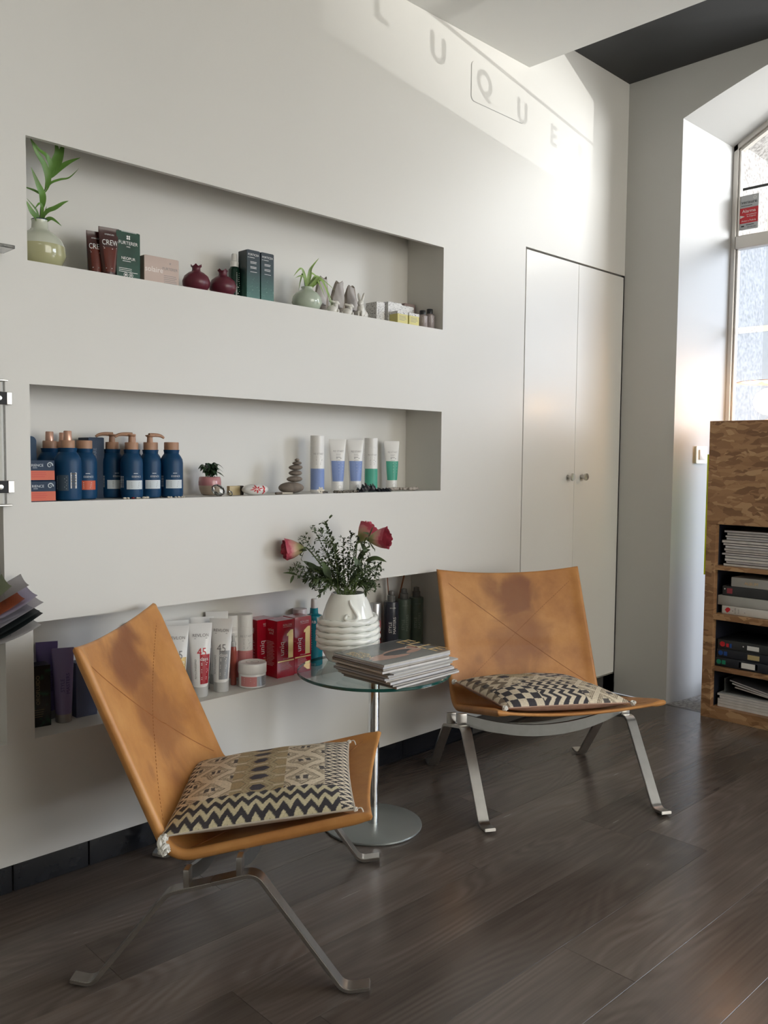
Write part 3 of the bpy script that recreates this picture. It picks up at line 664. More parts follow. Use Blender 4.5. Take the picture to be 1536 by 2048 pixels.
# ------------------------------------------------------------------ leather lounge chairs
HW = 0.277
SP = fillet([(-0.305, 0.712), (-0.108, 0.262), (0.318, 0.366)], [0.055], 10)
def resample(path, n):
    d = [0]
    for a, b in zip(path, path[1:]): d.append(d[-1]+(b-a).length)
    out = []
    for k in range(n+1):
        t = d[-1]*k/n; i = max(0, min(len(path)-2, max(j for j in range(len(d)) if d[j] <= t+1e-9)))
        f = (t-d[i])/max(1e-9, d[i+1]-d[i]); out.append(path[i].lerp(path[i+1], min(1, f)))
    return out, d[-1]
SPR, SLEN = resample(SP, 400)
def sling_pt(s, t, off):
    """s 0..1 back top to seat front, t -1..1 across; off along the normal towards the sitter"""
    x = s*400; i = min(399, int(x)); c = SPR[i].lerp(SPR[i+1], x-i)
    tg = (SPR[min(400, i+4)]-SPR[max(0, i-3)]).normalized(); n = Vector((-tg.y, tg.x))
    sb = 0.508
    A = 0.022 if s < 0.3 else 0.020
    A *= 1-0.5*math.exp(-((s-sb)/0.06)**2)
    sg = -A*(1-t*t)
    e0 = -0.013*(1-abs(t)**2.2)*math.exp(-(s/0.09)**2)        # top edge dips in the middle
    e1 = -0.020*(1-abs(t)**2.2)*math.exp(-((1-s)/0.10)**2)
    p = c+n*(sg+off)-tg*e0*1.0+tg*e1
    return Vector((p.x, t*HW, p.y))
def sling():
    tv = [-1+2*k/40 for k in range(41)]
    tv = sorted(set(tv+[s*(1-q) for s in (-1, 1) for q in (0.004, 0.012, 0.024, 0.036)]))
    sv = sorted(set([k/72 for k in range(73)]+[0.004, 0.009, 0.02, 0.98, 0.991, 0.996]))
    def th(s, t):
        d = (1-abs(t))*HW; r = 0.0125
        a = math.sqrt(max(0, r*r-(r-min(d, r))**2)) if d < r else 0.0045+(r-0.0045)*math.exp(-((d-r)/0.016)**2)
        de = min(s, 1-s)*SLEN; r2 = 0.0075
        b = math.sqrt(max(0, r2*r2-(r2-min(de, r2))**2)) if de < r2 else 1
        if de >= r2: b = 0.0045+0.003*math.exp(-((de-r2)/0.012)**2); b = max(b, a if de > 0.03 else a*(de/0.03)+b*(1-de/0.03))
        return max(0.0004, min(a, b) if (d < r or de < r2) else max(0.0045, min(a, b)))
    bm = bmesh.new(); uvl = bm.loops.layers.uv.new('UVMap'); T = []; B = []; uvs = {}
    for s in sv:
        ra = []; rb = []
        for t in tv:
            h = th(s, t)
            for lst, sign in ((ra, 1), (rb, -1)):
                v = bm.verts.new(sling_pt(s, t, sign*h)); uvs[v] = ((t+1)/2, s); lst.append(v)
        T.append(ra); B.append(rb)
    ns, nt_ = len(sv), len(tv)
    for i in range(ns-1):
        for j in range(nt_-1):
            bm.faces.new((T[i][j], T[i+1][j], T[i+1][j+1], T[i][j+1])); bm.faces.new((B[i][j], B[i][j+1], B[i+1][j+1], B[i+1][j]))
    for i in range(ns-1):
        bm.faces.new((T[i][0], B[i][0], B[i+1][0], T[i+1][0])); bm.faces.new((T[i][-1], T[i+1][-1], B[i+1][-1], B[i][-1]))
    for j in range(nt_-1):
        bm.faces.new((T[0][j], T[0][j+1], B[0][j+1], B[0][j])); bm.faces.new((T[-1][j], B[-1][j], B[-1][j+1], T[-1][j+1]))
    for f in bm.faces:
        for l in f.loops: l[uvl].uv = uvs[l.vert]
    bmesh.ops.recalc_face_normals(bm, faces=bm.faces[:])
    return bm
def seam(s0, t0, s1, t1, rad, stitched=False):
    n = 60; bm = bmesh.new()
    pts = [sling_pt(s0+(s1-s0)*k/n, t0+(t1-t0)*k/n, 0.0046) for k in range(n+1)]
    if not stitched: return tube(pts, rad, 6, bm)
    fine = [sling_pt(s0+(s1-s0)*k/240, t0+(t1-t0)*k/240, 0.0047) for k in range(241)]
    for k in range(0, 236, 4): tube(fine[k:k+3], rad, 5, bm)
    return bm
def make_chair():
    r = thing('lounge_chair', 'tan leather lounge chair in the foreground, seen side-on from its right', 'chair')
    obj('sling_seat', sling(), LEATHER, r, smooth=60)
    obj('seam', seam(0.045, -0.90, 0.47, 0.86, 0.0011), SEAM, r)
    obj('seam', seam(0.045, 0.90, 0.47, -0.86, 0.0009, True), SEAM, r)
    obj('seam', seam(0.545, -0.92, 0.96, 0.9, 0.0010), SEAM, r)
    obj('seam', seam(0.545, 0.92, 0.96, -0.9, 0.0010), SEAM, r)
    mid = 0.0
    top = [(-0.105, 0.2045), (0.078, 0.2515)]
    half = Vector((-0.0135, 0.228))
    for sg in (-1, 1):
        y0, y1 = (0.275, 0.309) if sg > 0 else (-0.309, -0.275)
        pf = fillet([half, top[1], (0.262, 0.0045), (0.316, 0.0135)], [0.035, 0.03], 7)
        pr = fillet([half, top[0], (-0.266, 0.0045), (-0.312, 0.0125)], [0.035, 0.03], 7)
        obj('leg', bar2d(pf, 0.009, y0, y1, bev=0.0012), STEEL, r, smooth=40)
        obj('leg', bar2d(pr, 0.009, y0, y1, bev=0.0012), STEEL, r, smooth=40)
        for u, z in ((-0.066, 0.2187), (0.044, 0.2475)):
            obj('bracket', box(u-0.006, u+0.006, (sg*0.292)-0.015, (sg*0.292)+0.015, z-0.001, z+0.038, 0.0015), STEEL, r)
            obj('bolt', lathe([(0, -0.0125), (0.0045, -0.0125), (0.0045, 0.0)], 10, off=(u, sg*0.292, z)), BLACKP, r)
    for u, z in ((-0.066, 0.2187), (0.044, 0.2475)):
        bm = bmesh.new(); R = []
        for k in range(41):
            f = k/40*2-1; y = f*0.283; zc = z+0.036-0.052*(1-f*f)
            hgt = 0.026+0.012*(1-abs(f)**3)
            R.append([bm.verts.new((u-0.005, y, zc)), bm.verts.new((u+0.005, y, zc)), bm.verts.new((u+0.005, y, zc-hgt)), bm.verts.new((u-0.005, y, zc-hgt))])
        for a, b in zip(R, R[1:]):
            for k in range(4): bm.faces.new((a[k], b[k], b[(k+1) % 4], a[(k+1) % 4]))
        bm.faces.new(R[0]); bm.faces.new(R[-1][::-1]); bmesh.ops.recalc_face_normals(bm, faces=bm.faces[:])
        obj('crossbar', bm, SHADESTEEL, r, smooth=30)
    return r
CH1 = make_chair(); AZ1 = math.atan2(-0.724, 0.689); CH1.location = (0.324, -0.443, 0); CH1.rotation_euler.z = AZ1
AZ2 = math.atan2(-0.857, -0.515)
CH2 = dup(CH1, (1.522, -0.457, 0), AZ2, 'tan leather lounge chair by the white cupboard doors, facing the room')
CH1['group'] = CH2['group'] = 'pair of tan leather lounge chairs'

# ------------------------------------------------------------------ printed cushions
CRM, DRK, TAN, OLV = (0.66, 0.57, 0.43), (0.040, 0.036, 0.042), (0.33, 0.235, 0.12), (0.42, 0.35, 0.21)
def mixc(c, m, col):
    m = np.clip(m, 0, 1)[..., None]; return c*(1-m)+np.array(col)*m
def tri(x): return np.abs((x % 1.0)*2-1)
def zig(X, Y, period, amp, pitch, ph=0.0):
    v = (Y+amp*tri(X/period)+ph)/pitch; return ((v % 1.0) < 0.5).astype(float)
def diamonds(c, U, V, px, py, sel, two=True):
    a = U/px; b = V/py
    best = None
    for ox, oy in ((0, 0), (0.5, 0.5)):
        du = ((a+ox) % 1.0)-0.5; dv = ((b+oy) % 1.0)-0.5; d = np.abs(du)*2+np.abs(dv)*2
        best = (d, du, dv) if best is None else tuple(np.where(d < best[0], x, y) for x, y in zip((d, du, dv), best))
    d, du, dv = best
    out = np.tile(np.array(CRM), U.shape+(1,))
    for lo, hi in ((0.70, 0.765), (0.57, 0.625), (0.44, 0.485)): out = mixc(out, ((d > lo) & (d < hi))*0.92, (0.075, 0.055, 0.04))
    out = mixc(out, ((d < 0.765) & (d > 0.44))*0.20, TAN)
    core = (np.abs(du) < 0.125) & (np.abs(dv) < 0.105)
    if two: core &= np.abs(du) > 0.028
    out = mixc(out, core*0.92, DRK)
    return np.where(sel[..., None], out, c)
def hexes(c, U, V, px, py, sel):
    row = np.floor(V/py); 
    col0 = np.round(U/px)
    out = np.tile(np.array((0.50, 0.42, 0.29)), U.shape+(1,))
    best = np.full(U.shape, 9.0); dark = np.zeros(U.shape)
    for ck in (-2, -1, 0, 1, 2):
        off = 0.5*(ck % 2)
        dv = ((V/py+off) % 1.0)-0.5; du = U/px-ck
        d = np.maximum(np.abs(dv)*2.0, (np.abs(du)*1.32+np.abs(dv)*1.0))
        better = d < best; best = np.where(better, d, best); dark = np.where(better, 1.0 if ck == 0 else 0.0, dark)
    out = mixc(out, (best < 0.90)*0.9, (0.30, 0.22, 0.13)); out = mixc(out, (best < 0.84)*1.0, OLV)
    out = mixc(out, ((best < 0.70) & (best > 0.62))*0.7, (0.12, 0.09, 0.06)); out = mixc(out, (best < 0.60)*0.75, (0.36, 0.26, 0.14))
    out = mixc(out, (best < 0.52)*dark*0.95, (0.035, 0.035, 0.055))
    out = mixc(out, (best > 0.92)*0.8, CRM)
    return np.where(sel[..., None], out, c)
def art_left(X, Y):
    """X 0 rear .. 1 front of the seat, Y 0 camera side .. 1 far side"""
    wob = 0.006*np.sin(X*31+np.sin(Y*17)*2)+0.004*np.sin(Y*43)
    c = np.tile(np.array(CRM), X.shape+(1,))
    c = diamonds(c, X+wob-0.075, Y+wob-0.20, 0.262, 0.245, X > 0)
    hx = (X > 0.325) & (X < 0.625)
    c = hexes(c, X-0.475+wob, Y-0.2, 0.132, 0.125, hx)
    nb = Y < 0.205+0.02*tri(X/0.075)
    v = Y+wob
    z = ((v+0.058*tri(X/0.074)) / 0.094) % 1.0
    zc = np.where((z < 0.46)[..., None], np.array((0.56, 0.50, 0.33)), np.array(DRK))
    c = np.where(nb[..., None], zc, c)
    fb = X > 0.855
    z = ((X+0.062*tri(Y/0.052)) / 0.070) % 1.0
    zc = np.where((z < 0.5)[..., None], np.array(CRM), np.array(DRK))
    c = np.where((fb & ~(nb & (X < 0.93)))[..., None], zc, c)
    rb = X < 0.075
    z = ((X+0.05*tri(Y/0.07)) / 0.06) % 1.0
    c = np.where((rb & ~nb)[..., None], np.where((z < 0.5)[..., None], np.array(CRM), np.array(DRK)), c)
    return c
def art_right(X, Y):
    """X 0 left .. 1 right of the photo, Y 0 front .. 1 rear"""
    wob = 0.006*np.sin(X*29+Y*11)
    c = np.tile(np.array(CRM), X.shape+(1,))
    c = diamonds(c, X+Y*0.12+wob, Y+wob, 0.20, 0.24, X > 0, False)
    c = hexes(c, (X-0.27), Y-0.1, 0.13, 0.16, (X < 0.52) & (Y > 0.62))
    z = ((X*0.8+0.05*tri(Y/0.13)+wob) / 0.085) % 1.0
    c = np.where(((X < 0.24) & (Y > 0.0))[..., None], np.where((z < 0.5)[..., None], np.array(CRM), np.array((0.22, 0.17, 0.12))), c)
    sp = ((np.abs(((X/0.12) % 1)-0.5) < 0.2) & (np.abs(((Y/0.15) % 1)-0.5) < 0.22) & (X < 0.16))
    c = mixc(c, sp*0.9, DRK)
    z = ((X+0.05*tri(Y/0.105)) / 0.078) % 1.0
    c = np.where(((X > 0.30) & (X < 0.66) & (Y < 0.46))[..., None], np.where((z < 0.48)[..., None], np.array(CRM), np.array(DRK)), c)
    ck = ((np.floor(X/0.062)+np.floor((Y+X*0.1)/0.085)) % 2)
    c = np.where(((X < 0.32) & (X > 0.04) & (Y < 0.36))[..., None], np.where((ck < 1)[..., None], np.array(CRM), np.array(DRK)), c)
    ck = ((np.floor(X/0.075)+np.floor(Y/0.062)) % 2)
    c = np.where(((X > 0.56) & (Y > 0.58))[..., None], np.where((ck < 1)[..., None], np.array((0.52, 0.45, 0.36)), np.array((0.05, 0.048, 0.065))), c)
    return c
def cushion(name, label, art, sx, sy, H, under, n=210):
    q = np.linspace(-1, 1, n+1); A, B = np.meshgrid(q, q, indexing='ij')
    prof = ((1-np.abs(A)**3.2)*(1-np.abs(B)**3.2))
    pinch = 1-0.045*(A*A*(1-B*B)*0+B*B*(1-np.abs(A)**2)*0.6+A*A*(1-np.abs(B)**2)*0.6)
    px = A*sx/2*(1-0.035*(1-B*B)*np.abs(A)**3); py = B*sy/2*(1-0.035*(1-A*A)*np.abs(B)**3)
    lump = 0.0018*np.sin(A*9+B*4)*np.sin(B*7-A*3)
    z = H*np.sqrt(np.clip(prof, 0, 1))**1.15+lump*np.clip(prof*2, 0, 1)
    rgb = art((A+1)/2, (B+1)/2)
    me = bpy.data.meshes.new(name); nv = (n+1)**2
    co = np.stack([px, py, z], -1).reshape(-1, 3)
    i = np.arange(n*n); r, c = i//n, i % n; a = r*(n+1)+c
    F = np.stack([a, a+n+1, a+n+2, a+1], -1)
    me.vertices.add(nv); me.vertices.foreach_set('co', co.ravel())
    me.loops.add(4*n*n); me.loops.foreach_set('vertex_index', F.ravel().astype(np.int32))
    me.polygons.add(n*n); me.polygons.foreach_set('loop_start', np.arange(0, 4*n*n, 4, dtype=np.int32)); 
    me.update(calc_edges=True)
    at = me.color_attributes.new('print', 'FLOAT_COLOR', 'POINT')
    at.data.foreach_set('color', np.concatenate([rgb.reshape(-1, 3), np.ones((nv, 1))], 1).astype(np.float32).ravel())
    root = thing(name, label, 'cushion', group='printed cushions on the two lounge chairs')
    obj('front_cover', me, CUSHION, root, smooth=80)
    def back(u, v):
        a, b = u*2-1, v*2-1; p = max(0, (1-abs(a)**3.2)*(1-abs(b)**3.2))
        return (a*sx/2*(1-0.035*(1-b*b)*abs(a)**3), b*sy/2*(1-0.035*(1-a*a)*abs(b)**3), -0.85*H*math.sqrt(p)**1.15-0.0004)
    bm = grid(back, 30, 30); bmesh.ops.reverse_faces(bm, faces=bm.faces[:]); obj('back_cover', bm, under, root, smooth=80)
    loop = []
    for k in range(4):
        for j in range(16):
            f = j/8-1; a, b = ((f, -1), (1, f), (-f, 1), (-1, -f))[k]
            loop.append((a*sx/2*(1-0.035*(1-b*b)*abs(a)**3), b*sy/2*(1-0.035*(1-a*a)*abs(b)**3), 0))
    obj('piping', tube(loop+[loop[0]], 0.0022, 6), under, root)
    return root
def knot(bm, p, r, seed):
    q = random.Random(seed); P = Vector(p)
    for k in range(9):
        a = q.uniform(0, 2*PI); ax = Vector((math.cos(a), math.sin(a), q.uniform(-.6, .6)))
        bx = ax.orthogonal().normalized()
        tube([P+(ax*math.cos(t)+bx*math.sin(t))*r*(0.5+0.5*q.random())*(0.9 if t else 1) for t in [j*0.5 for j in range(10)]], r*0.30, 5, bm)
def seat_matrix(root, u, y, h, yaw=0.0, pitch=-0.235, roll=0.0):
    bpy.context.view_layer.update()
    m = Matrix.Translation(root.location) @ Matrix.Rotation(root.rotation_euler.z, 4, 'Z')
    return m @ Matrix.Translation((u, y, h)) @ Matrix.Rotation(pitch, 4, 'Y') @ Matrix.Rotation(roll, 4, 'X') @ Matrix.Rotation(yaw, 4, 'Z')
cu1 = cushion('cushion', 'cushion with zigzag border and hexagon print lying square on the foreground leather chair', art_left, 0.405, 0.455, 0.036, LINEN)
cu1.matrix_world = seat_matrix(CH1, 0.057, -0.046, 0.342, 0.10, -0.125)
bm = bmesh.new()
knot(bm, (-0.200, -0.226, -0.004), 0.010, 3); knot(bm, (-0.200, -0.234, -0.024), 0.0125, 4); tube(smoothpath([(-0.201, -0.226, 0), (-0.207, -0.234, -0.012), (-0.199, -0.238, -0.036)], 5), 0.006, 7, bm)
obj('tassel', bm, COTTON, cu1)
for k, (a, b) in enumerate(((0.204, -0.227), (0.204, 0.227))):
    bm = bmesh.new(); knot(bm, (a, b, 0.0), 0.005, 9+k)
    tube(smoothpath([(a, b, 0), (a+0.012, b-0.004, 0.003), (a+0.016, b-0.008, -0.008)], 4), 0.0014, 5, bm); obj('tassel', bm, COTTON, cu1)
cu2 = cushion('cushion', 'rumpled patchwork print cushion with chequered corners lying askew on the leather chair by the cupboard', art_right, 0.43, 0.41, 0.042, PINKLINEN)
cu2.matrix_world = seat_matrix(CH2, 0.085, -0.042, 0.354, PI/2+0.05, -0.06, -0.03)
for k, (a, b) in enumerate(((-0.217, -0.207), (0.217, -0.207), (-0.217, 0.207), (0.217, 0.207))):
    bm = bmesh.new(); knot(bm, (a*1.0, b*1.0, 0.0), 0.009, 21+k); obj('corner_tuft', bm, COTTON, cu2)

# ------------------------------------------------------------------ glass table
tb = thing('side_table', 'round glass side table on a steel post with a disc base between the leather chairs', 'table', (0.904, -0.288, 0))
obj('base', lathe([(0, 0.0), (0.146, 0.0), (0.1485, 0.003), (0.148, 0.007), (0.145, 0.0085), (0.03, 0.010), (0, 0.010)], 72), plain('grey_base_steel', (0.30, 0.32, 0.31), 0.38, 0.6, var=0.03), tb)
obj('post', lathe([(0, 0.0095), (0.0165, 0.0095), (0.0165, 0.462), (0, 0.462)], 32), CHROME, tb)
obj('top_plate', lathe([(0, 0.460), (0.04, 0.460), (0.042, 0.464), (0.042, 0.4698), (0, 0.4698)], 40), STEEL, tb)
TZ = 0.4795
gt = obj('glass_top', lathe([(0, 0.4705), (0.2292, 0.4705)], 96), GREENGLASS, tb, smooth=0)
obj('glass_surface', lathe([(0, TZ), (0.2292, TZ)], 96), GREENGLASS, gt, smooth=0)
obj('glass_rim', lathe([(0.2292, 0.4705), (0.2308, 0.4722), (0.2308, 0.4778), (0.2292, TZ)], 96), GLASSEDGE, gt)

# ------------------------------------------------------------------ magazines on the table
MAGC = [plain('magazine_cover_%d' % k, c, 0.3, var=0.1) for k, c in enumerate(((0.30, 0.28, 0.25), (0.12, 0.12, 0.13), (0.45, 0.42, 0.38), (0.20, 0.16, 0.13), (0.36, 0.37, 0.40), (0.55, 0.55, 0.55)))]
PAPERS = [plain('page_block_%d' % k, c, 0.8, var=0.10, scale=40) for k, c in enumerate(((0.50, 0.47, 0.42), (0.60, 0.58, 0.56), (0.42, 0.39, 0.34), (0.55, 0.54, 0.55)))]
def magazine(w, d, t, pk, ck, label, group, name='magazine', cat='magazine', sag=0.0):
    """page block with a thin cover wrapped round the spine (spine on -X... +X open)"""
    r = obj(name, box(-w/2, w/2, -d/2, d/2, 0.0006, t-0.0006), PAPERS[pk % 4], smooth=0)
    tag(r, label, cat, group)
    bm = bmesh.new()
    box(-w/2-0.001, w/2+0.001, -d/2-0.001, d/2+0.001, t-0.0007, t, bm=bm); box(-w/2-0.001, w/2+0.001, -d/2-0.001, d/2+0.001, 0, 0.0007, bm=bm); box(-w/2-0.001, -w/2, -d/2-0.001, d/2+0.001, 0, t, bm=bm)
    obj('cover', bm, MAGC[ck % 6], r, smooth=0)
    return r
z = TZ+0.0005; q = random.Random(5)
ths = [0.0062, 0.0055, 0.0068, 0.0052, 0.0060, 0.0050, 0.0046, 0.0040, 0.0062, 0.0058, 0.0060, 0.0056]
offs = [(0.030, -0.012, 0.03), (0.024, -0.010, 0.0), (0.016, -0.004, 0.02), (0.012, 0.0, -0.02), (0.004, 0.002, 0.0), (0.008, -0.004, 0.03), (0.004, -0.006, 0.02), (0.020, -0.014, 0.015), (-0.004, 0.0, -0.01), (0.0, 0.004, 0.0), (0.002, 0.002, -0.015), (0.0, 0.0, 0.0)]
ordn = ['lowest', 'second from the bottom', 'third from the bottom', 'fourth from the bottom', 'fifth from the bottom', 'sixth from the bottom', 'sixth from the top', 'white-spined, fifth from the top', 'fourth from the top', 'third from the top', 'second from the top', 'topmost']
for k, (t, (dx, dy, ra)) in enumerate(zip(ths, offs)):
    lab = 'magazine in the pile on the glass table, %s' % ordn[k]
    if k == 11: lab = 'topmost magazine on the glass table, dark cover with a reclining woman and gold letters'
    m = magazine(0.272, 0.207, t, k+1, 5 if k == 7 else k, lab, 'magazines piled on the glass table')
    m.location = (0.889+dx, -0.378+dy, z); m.rotation_euler.z = ra; z += t+0.0002
top_mag = m
def cover_art():
    nx, ny = 150, 112
    u = (np.arange(nx+1)/nx); v = (np.arange(ny+1)/ny); U, V = np.meshgrid(u, v, indexing='ij')
    c = np.tile(np.array((0.07, 0.075, 0.078)), U.shape+(1,))
    c = mixc(c, 0.6*(V < 0.30-0.05*np.sin(U*7)), (0.16, 0.16, 0.13)); c = mixc(c, 0.5*((V > 0.5) & (U < 0.45)), (0.20, 0.21, 0.20)); c = mixc(c, 0.7*((V > 0.7) & (U > 0.5)), (0.05, 0.06, 0.07))
    def ell(cx, cy, rx, ry, a=0.0):
        x = (U-cx)*math.cos(a)+(V-cy)*math.sin(a); y = -(U-cx)*math.sin(a)+(V-cy)*math.cos(a); return np.clip((1.15-np.sqrt((x/rx)**2+(y/ry)**2))*8, 0, 1)
    skin = (0.48, 0.27, 0.20)
    c = mixc(c, ell(0.34, 0.40, 0.26, 0.075, 0.15), skin); c = mixc(c, ell(0.30, 0.26, 0.24, 0.06, -0.1), skin); c = mixc(c, ell(0.60, 0.52, 0.22, 0.055, 0.1), (0.50, 0.33, 0.26))
    c = mixc(c, ell(0.52, 0.42, 0.20, 0.085, 0.1), (0.03, 0.035, 0.045)); c = mixc(c, ell(0.72, 0.35, 0.14, 0.055, 0.35), skin)
    c = mixc(c, ell(0.82, 0.50, 0.085, 0.10), (0.62, 0.55, 0.46)); c = mixc(c, ell(0.81, 0.50, 0.065, 0.078), (0.30, 0.12, 0.07)); c = mixc(c, ell(0.79, 0.49, 0.045, 0.06), skin)
    me = bpy.data.meshes.new('cover_art'); w, d = 0.270, 0.205
    vs = np.stack([(U-0.5)*w, (V-0.5)*d, np.zeros_like(U)], -1).reshape(-1, 3)
    fs = [(i*(ny+1)+j, (i+1)*(ny+1)+j, (i+1)*(ny+1)+j+1, i*(ny+1)+j+1) for i in range(nx) for j in range(ny)]
    me.from_pydata(vs.tolist(), [], fs); me.update()
    at = me.color_attributes.new('print', 'FLOAT_COLOR', 'POINT'); at.data.foreach_set('color', np.concatenate([c.reshape(-1, 3), np.ones((vs.shape[0], 1))], 1).astype(np.float32).ravel()); return me
obj('cover_art', cover_art(), COVER, top_mag, (0, 0, ths[-1]+0.0003), smooth=0)
P = Print()
P.add('ELLE', 0.098, 0.0, 0.082, rot=-PI/2, sx=1.08)
P.add('EDICIÓN', -0.105, 0.028, 0.022, rot=-PI/2).add('ESPECIAL', -0.123, 0.030, 0.019, rot=-PI/2).add('moda', -0.084, 0.036, 0.02, rot=-PI/2)
P.build(top_mag, GOLD, lambda x, y: (x, y, ths[-1]+0.0006))

# ------------------------------------------------------------------ white vase with coiled rope and a nose in relief
VC = Vector((0.922, -0.150, TZ+0.0004))
vase = thing('vase', 'white glazed vase with rope coils and a nose in relief on the glass table', 'vase', VC)
VP = [(0.0, 0.0), (0.058, 0.0), (0.064, 0.004), (0.076, 0.025), (0.085, 0.05), (0.088, 0.075), (0.087, 0.10), (0.083, 0.125), (0.077, 0.15), (0.069, 0.175), (0.060, 0.195), (0.0535, 0.207), (0.0515, 0.2125), (0.0485, 0.2125), (0.050, 0.205), (0.058, 0.19), (0.066, 0.17), (0.07, 0.12), (0.06, 0.03), (0, 0.02)]
obj('body', lathe(VP, 48), VASEW, vase, smooth=60)
def vr(z):
    for (r0, z0), (r1, z1) in zip(VP[1:13], VP[2:13]):
        if z0 <= z <= z1: return r0+(r1-r0)*(z-z0)/max(1e-6, z1-z0)
    return 0.05
bm = bmesh.new(); pts = []; turns = 5.2; n = 560
for k in range(n+1):
    f = k/n; zz = 0.040+0.098*f; a = f*turns*2*PI-0.7; r = vr(zz)+0.0045
    pts.append((r*math.cos(a), r*math.sin(a), zz))
tube(pts, 0.0094, 14, bm, rfun=lambda i, a: 1+0.14*math.sin(3*a+i*0.75))
obj('rope_coils', bm, VASEW, vase, smooth=60)
def onv(px, pz, o=0.002):          # camera-facing side: x to the right as seen, z up (metres)
    a0 = math.atan2(-0.70, -0.714)+px/0.08; r = vr(pz)+o; return (r*math.cos(a0), r*math.sin(a0), pz)
nose = smoothpath([onv(0.012, 0.197), onv(0.015, 0.183), onv(0.026, 0.165, 0.006), onv(0.031, 0.150, 0.010), onv(0.024, 0.140, 0.010), onv(0.008, 0.1385, 0.006), onv(-0.004, 0.1445, 0.004), onv(0.001, 0.154, 0.003), onv(0.009, 0.1525, 0.003)], 8)
obj('nose_relief', tube(nose, [0.0035+0.002*math.sin(PI*k/(len(nose)-1)) for k in range(len(nose))], 8), VASEW, vase, smooth=60)

# ------------------------------------------------------------------ roses and greenery in the vase
RGT = Vector((0.714, -0.70, 0)); FWD = Vector((0.70, 0.714, 0)); UP = Vector((0, 0, 1))
def vp(px, py, d=0.0):      # spot in the vase's own upright plane, in photo-pixel steps from the rim centre, d = metres behind it
    return RGT*((px-701)*0.00154)+UP*(0.2125+(1184-py)*0.00154)+FWD*d
def petal(a0, r, h, span, curl, lift, seed):
    q = random.Random(seed); w = [q.uniform(-1, 1) for _ in range(4)]
    def f(u, v):
        a = a0+(u-0.5)*span*(1-0.35*(1-v)**2); rr = r*(0.30+0.75*math.sin(min(1, v*1.15)*PI/2))+curl*max(0, v-0.72)**2*7
        edge = (2*u-1)**2
        z = h*(v*(1-0.13*edge)) - curl*1.4*max(0, v-0.78)**2*8 + 0.0012*w[0]*math.sin(u*9+w[1]*3)*v
        return ((rr+0.001*w[2]*math.sin(u*7))*math.cos(a), (rr+0.001*w[3])*math.sin(a), z)
    bm = grid(f, 8, 8); uv = bm.loops.layers.uv.new('UVMap')
    return bm
def petal_mesh(*a):
    bm = petal(*a); uvl = bm.loops.layers.uv['UVMap']
    for f in bm.faces:
        for l in f.loops:
            k = l.vert.index
    bm.verts.index_update()
    for f in bm.faces:
        for l in f.loops: l[uvl].uv = ((l.vert.index//9)/8, (l.vert.index % 9)/8)
    return bm
def rose(label, base, head, axis, size, seed):
    r = thing('rose', label, 'rose', VC, group='roses in the white vase')
    H = Vector(head); ax = Vector(axis).normalized()
    st = smoothpath([base, (Vector(base)*0.5+H*0.5)+Vector((0, 0, 0.012)), H-ax*0.012, H], 8)
    obj('stem', tube(st, 0.0023, 6), STEMG, r)
    rot = ax.to_track_quat('Z', 'Y').to_euler(); q = random.Random(seed)
    c = obj('calyx', lathe([(0, -0.006), (0.006, -0.004), (0.008, 0.003), (0.0065, 0.008), (0, 0.008)], 12), STEMG, r, H, rot)
    for k in range(5):
        a = k*2*PI/5; bm = blade([(0.006*math.cos(a), 0.006*math.sin(a), 0.0), (0.021*size*math.cos(a), 0.021*size*math.sin(a), 0.010), (0.030*size*math.cos(a), 0.030*size*math.sin(a), -0.006+0.02*q.random())], 0.010, up=(math.cos(a), math.sin(a), 0.2))
        obj('sepal', bm, LEAFD, r, H, rot, smooth=80)
    for k in range(13):
        lay = k/12; rr = (0.0225-0.0155*lay)*size; hh = (0.046-0.002*(k % 3)+0.003*lay)*size
        bm = petal_mesh(k*2.399+seed, rr, hh, 2.5-0.6*lay, (0.0042*(1-lay)**1.2)*size, 0, seed*31+k)
        obj('petal', bm, PETAL, r, H+ax*(0.002+0.004*lay), rot, smooth=80)
    return r
ro1 = rose('pink rose nodding at the left of the bouquet in the white vase', vp(690, 1188), vp(612, 1096, -0.01), RGT*-1.0+UP*-0.02+FWD*-0.25, 1.38, 1)
ro2 = rose('pale green and pink rose at the far right of the bouquet, in front', vp(712, 1188), vp(742, 1074, -0.04), RGT*0.95+UP*0.12+FWD*-0.35, 1.42, 2)
ro3 = rose('pink rose half hidden behind the pale green rose on the right of the bouquet', vp(706, 1188, 0.01), vp(722, 1082, 0.035), RGT*0.45+UP*0.65+FWD*0.1, 1.35, 3)
def rleaf(parent, base, tip, w, sagv=0.01):
    b, t = Vector(base), Vector(tip); mid = (b+t)/2+Vector((0, 0, sagv)); obj('leaf', blade([b, mid, t], w, 0.18, 7, up=(-0.5, -0.55, 0.65)), LEAFD, parent, smooth=80)
rleaf(ro2, vp(735, 1118, -0.03), vp(778, 1118, -0.045), 0.017); rleaf(ro2, vp(728, 1135, -0.03), vp(712, 1108, -0.05), 0.022, 0.0); rleaf(ro2, vp(738, 1100, -0.035), vp(725, 1078, -0.05), 0.016, 0)
rleaf(ro1, vp(640, 1135), vp(612, 1118, -0.04), 0.024, -0.004); rleaf(ro1, vp(660, 1150), vp(622, 1128, -0.04), 0.028, 0.002); rleaf(ro1, vp(665, 1155, -0.02), vp(650, 1118, -0.05), 0.026, 0)
rleaf(ro3, vp(720, 1120, 0.02), vp(745, 1098, 0.01), 0.018)
rleaf(ro1, vp(600, 1148, -0.02), vp(571, 1143, -0.03), 0.008, 0.003); rleaf(ro1, vp(592, 1148, -0.02), vp(586, 1164, -0.03), 0.009, 0.0)
